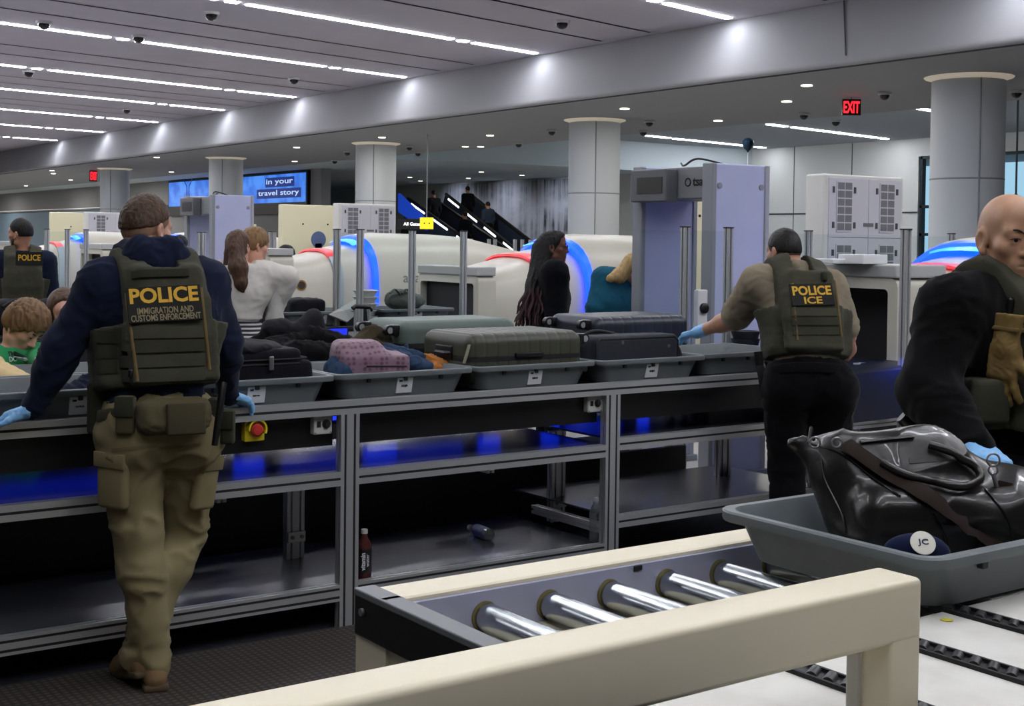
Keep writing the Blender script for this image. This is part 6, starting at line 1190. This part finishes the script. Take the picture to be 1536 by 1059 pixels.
# ---------------------------------------------------------------- bottles on the lower shelf
def bottle(name, lab, base, axis_, liquid, lbl, capc, scale=1., text=None):
    t = thing(name, lab, 'bottle', base, 'bottles left on the lower shelf'); a_ = np.array(axis_, float); base = np.array(base, float); pr_ = [(0, .026), (.004, .031), (.03, .0325), (.14, .0325), (.165, .028), (.185, .016), (.2, .0135), (.205, .0135)]
    MB().rev(base, a_, [(h * scale, r * scale) for h, r in pr_], 24).build('body', liquid, t, True)
    MB().rev(base + a_ * .203 * scale, a_, [(0, .015 * scale), (.018 * scale, .015 * scale), (.02 * scale, .012 * scale)], 18).build('cap', capc, t, True)
    if lbl: lb = MB().rev(base + a_ * .032 * scale, a_, [(0, .0332 * scale), (.105 * scale, .0332 * scale)], 24, False).build('label', lbl, t, True)
    if text:
        vw = nz(np.array([CO[0], CO[1], 0]) - base * [1, 1, 0]); rr_ = np.cross(UZ, vw); lb2 = bvh_of(lb)
        letter(text[0], base + vw * .034 - rr_ * .004 + UZ * .083 * scale, UZ, -rr_, .03, M_label, lb, width=.078 * scale, bvh=lb2, bold=.03, height=.02); letter(text[1], base + vw * .034 + rr_ * .016 + UZ * .088 * scale, UZ, -rr_, .03, M_label, lb, width=.055 * scale, bvh=lb2, height=.012)
M_pet = mat('clear_plastic', '#dfe6ea', .08, trans=.9, ior=1.2); M_wcap = mat('bottle_cap', '#c8cacc', .5)
p_ = ay(546, 862, 5.19); bottle('drink_bottle', 'pink-orange vitamin drink bottle with black label by the table post', (p_[0], 5.19, .1865), (0, 0, 1), mat('pink_drink', '#43201d', .12), mat('black_label', '#0d0d0e', .5), mat('clear_cap', '#a8a8a6', .4), 1.0, ('vitamin', 'water'))
p_ = az(735, 800, .225); q_ = az(690, 783, .225); bottle('water_bottle', 'clear water bottle lying on its side on the lower shelf', (*p_[:2], .2165), nz((q_ - p_) * [1, 1, 0]), M_pet, mat('blue_label', '#2a3a78', .5), M_wcap, .95)
p_ = ay(893, 805, 5.22); bottle('water_bottle', 'clear water bottle standing beside the table post', (p_[0], 5.22, .1865), (0, 0, 1), M_pet, None, M_wcap, 1.0)
# ---------------------------------------------------------------- duffel bag in the near tray
cb = np.array([2.53, 1.88, 0.]); ZB = .987
tray(2.49, 1.88, ZB, 'large grey tray in front of the bald officer, holding the leather duffel', w=.76, d=.60, sag=.012, side=-1)
M_lea = mat('black_leather', '#15110e', .36, bump=(22, .35, .008), var=(5, '#12100f'), spec=.5, coat=.15); M_strapb = cloth('brown_webbing', '#231a15', .75)
t = thing('duffel_bag', 'black leather duffel bag with looped handles slumped in the near tray', 'bag', (cb[0], cb[1], ZB)); axd = np.array([R0, F0, UZ]); L = lambda a, f, z: cb + R0 * a + F0 * f + UZ * z
pr = [rbx(L(.025, .01, 1.085), [.235, .14, .08], axd, .05, .06), cap(L(-.19, .06, 1.18), L(-.02, .05, 1.185), .07, .075, .08), cap(L(-.02, .05, 1.185), L(.20, .03, 1.08), .075, .075, .08), cap(L(-.24, .09, 1.2), L(-.315, .13, 1.235), .05, .012, .05, (.6, F0)), cap(L(-.22, .08, 1.215), L(-.03, .06, 1.222), .04, .045, .06), cap(L(-.215, .06, 1.14), L(-.19, .0, 1.05), .05, .055, .06), ell(L(.17, -.01, 1.09), [.11, .11, .09], axd, .06)]
du = sdf('body', pr, M_lea, t, .0065, wr=(.010, (6, 6, 9), 3), it=3); db = bvh_of(du)
def onbag(pts, out=.004):
    o = []
    for x, y in pts:
        q_, n_ = hit(db, x, y)
        if q_ is not None: o.append(q_ + n_ * out)
    return o
def path(pts, n=8): return [tuple(p_) for p_ in bez([np.array(p_, float) for p_ in pts], n)]
for pts in (((1232, 690), (1238, 720), (1262, 770), (1268, 800)), ((1400, 772), (1415, 800), (1424, 832)), ((1478, 735), (1510, 775), (1522, 812)), ((1212, 664), (1260, 680), (1310, 718), (1350, 745))):
    o = onbag(path(pts), .002)
    if len(o) > 3: MB().tube(o, .003, 6).build('piping', mat('leather_piping', '#0c0b0a', .3), t, True)
o = onbag(path(((1268, 668), (1300, 690), (1345, 720), (1400, 752), (1450, 788), (1500, 822))), .008)
if len(o) > 3: MB().tube(o, .024, 8, .16, np.mean([n_ for n_ in [hit(db, 1380, 740)[1]] if n_ is not None], 0)).build('shoulder_strap', M_strapb, t, True)
o = onbag(path(((1322, 697), (1350, 712), (1400, 730), (1440, 738), (1466, 728), (1464, 712), (1440, 692), (1410, 678), (1392, 672))), .014)
if len(o) > 3: MB().tube(o, .0095, 10).build('handle', mat('handle_leather', '#1d1714', .35), t, True)
o = onbag(path(((1290, 664), (1330, 660), (1370, 656))), .003)
if len(o) > 3: MB().tube(o, .007, 6, .4).build('zip', mat('bag_zip', '#33302b', .5), t, True)
def ringm(c_, r_, nm, m_=M_zip): mb = MB(); mb.tube([c_ + r_ * (math.cos(q) * R0 + math.sin(q) * UZ) for q in np.linspace(0, 2 * math.pi, 17)], .0025, 6); mb.build(nm, m_, t, True)
p_ = ad(1490, 690, 2.93); ringm(p_, .014, 'ring'); ringm(p_ - UZ * .022, .010, 'ring'); MB().tube([p_ - UZ * .03, p_ - UZ * .05 + R0 * .006, p_ - UZ * .065 + R0 * .012], .005, 8).build('snap_hook', M_zip, t, True)
MB().tube([p_ - UZ * .06 + R0 * .01, ad(1515, 735, 2.92), ad(1545, 752, 2.94)], .016, 8, .2, -F0).build('end_strap', M_strapb, t, True)
p_ = ad(1222, 664, 2.98); ringm(p_, .012, 'ring'); p_ = ad(1255, 664, 2.98); ringm(p_, .011, 'ring'); MB().tube([ad(1213, 664, 2.98), ad(1217, 642, 3.0), ad(1221, 660, 3.02)], .004, 6).build('tip_tab', M_lea, t, True)
h_ = hit(db, 1384, 690)
if h_[0] is not None: n_ = nz(h_[1]); rr = nz(R0 - n_ * (R0 @ n_)); MB().obox(h_[0] + n_ * .0, [rr, np.cross(n_, rr), n_], [.03, .008, .0012], .001).build('embossed_mark', mat('emboss', '#0a0908', .5), t)
# navy pouch with a round emblem
p_ = az(1365, 812, 1.06); p_ = np.array([2.36, 1.68, 1.06]); p_ = ad(1368, 812, 2.77)
t = thing('navy_cap', 'navy cloth with round white lettered emblem tucked between bag and tray', 'cap', p_); ob_ = sdf('cloth', [ell(p_ - UZ * .02, [.06, .03, .035], axd), ell(p_ + R0 * .03 - UZ * .025, [.05, .03, .03], axd, .03)], cloth('cap_navy', '#141b36', .85), t, .005); obb = bvh_of(ob_)
h_ = hit(obb, 1384, 815)
if h_[0] is not None:
    n_ = nz(h_[1]); em = MB().rev(h_[0] + n_ * .001, n_, [(0, .026), (.002, .026), (.0025, .023)], 24).build('emblem', mat('emblem_white', '#d6d2c6', .6), t, True); rr = nz(R0 - n_ * (R0 @ n_)); letter('JC', h_[0] + n_ * .0038, rr, np.cross(n_, rr), .02, mat('emblem_navy', '#1a2244', .6), em, width=.022, height=.016, bold=.01)
EXPO = -0.12
# ---------------------------------------------------------------- light and view
wd = bpy.data.worlds.new('world'); SC.world = wd; wd.use_nodes = True; bg = wd.node_tree.nodes['Background']; bg.inputs[0].default_value = (*lin('#a9d4ee'), 1); bg.inputs[1].default_value = 1.1
SC.view_settings.view_transform = 'Standard'; SC.view_settings.look = 'None'; SC.view_settings.gamma = 1; SC.view_settings.exposure = EXPO
SC.cycles.use_denoising = True
try: SC.cycles.denoiser = 'OPENIMAGEDENOISE'
except Exception: pass
SC.cycles.max_bounces = 8; SC.cycles.transparent_max_bounces = 12; SC.cycles.sample_clamp_indirect = 6
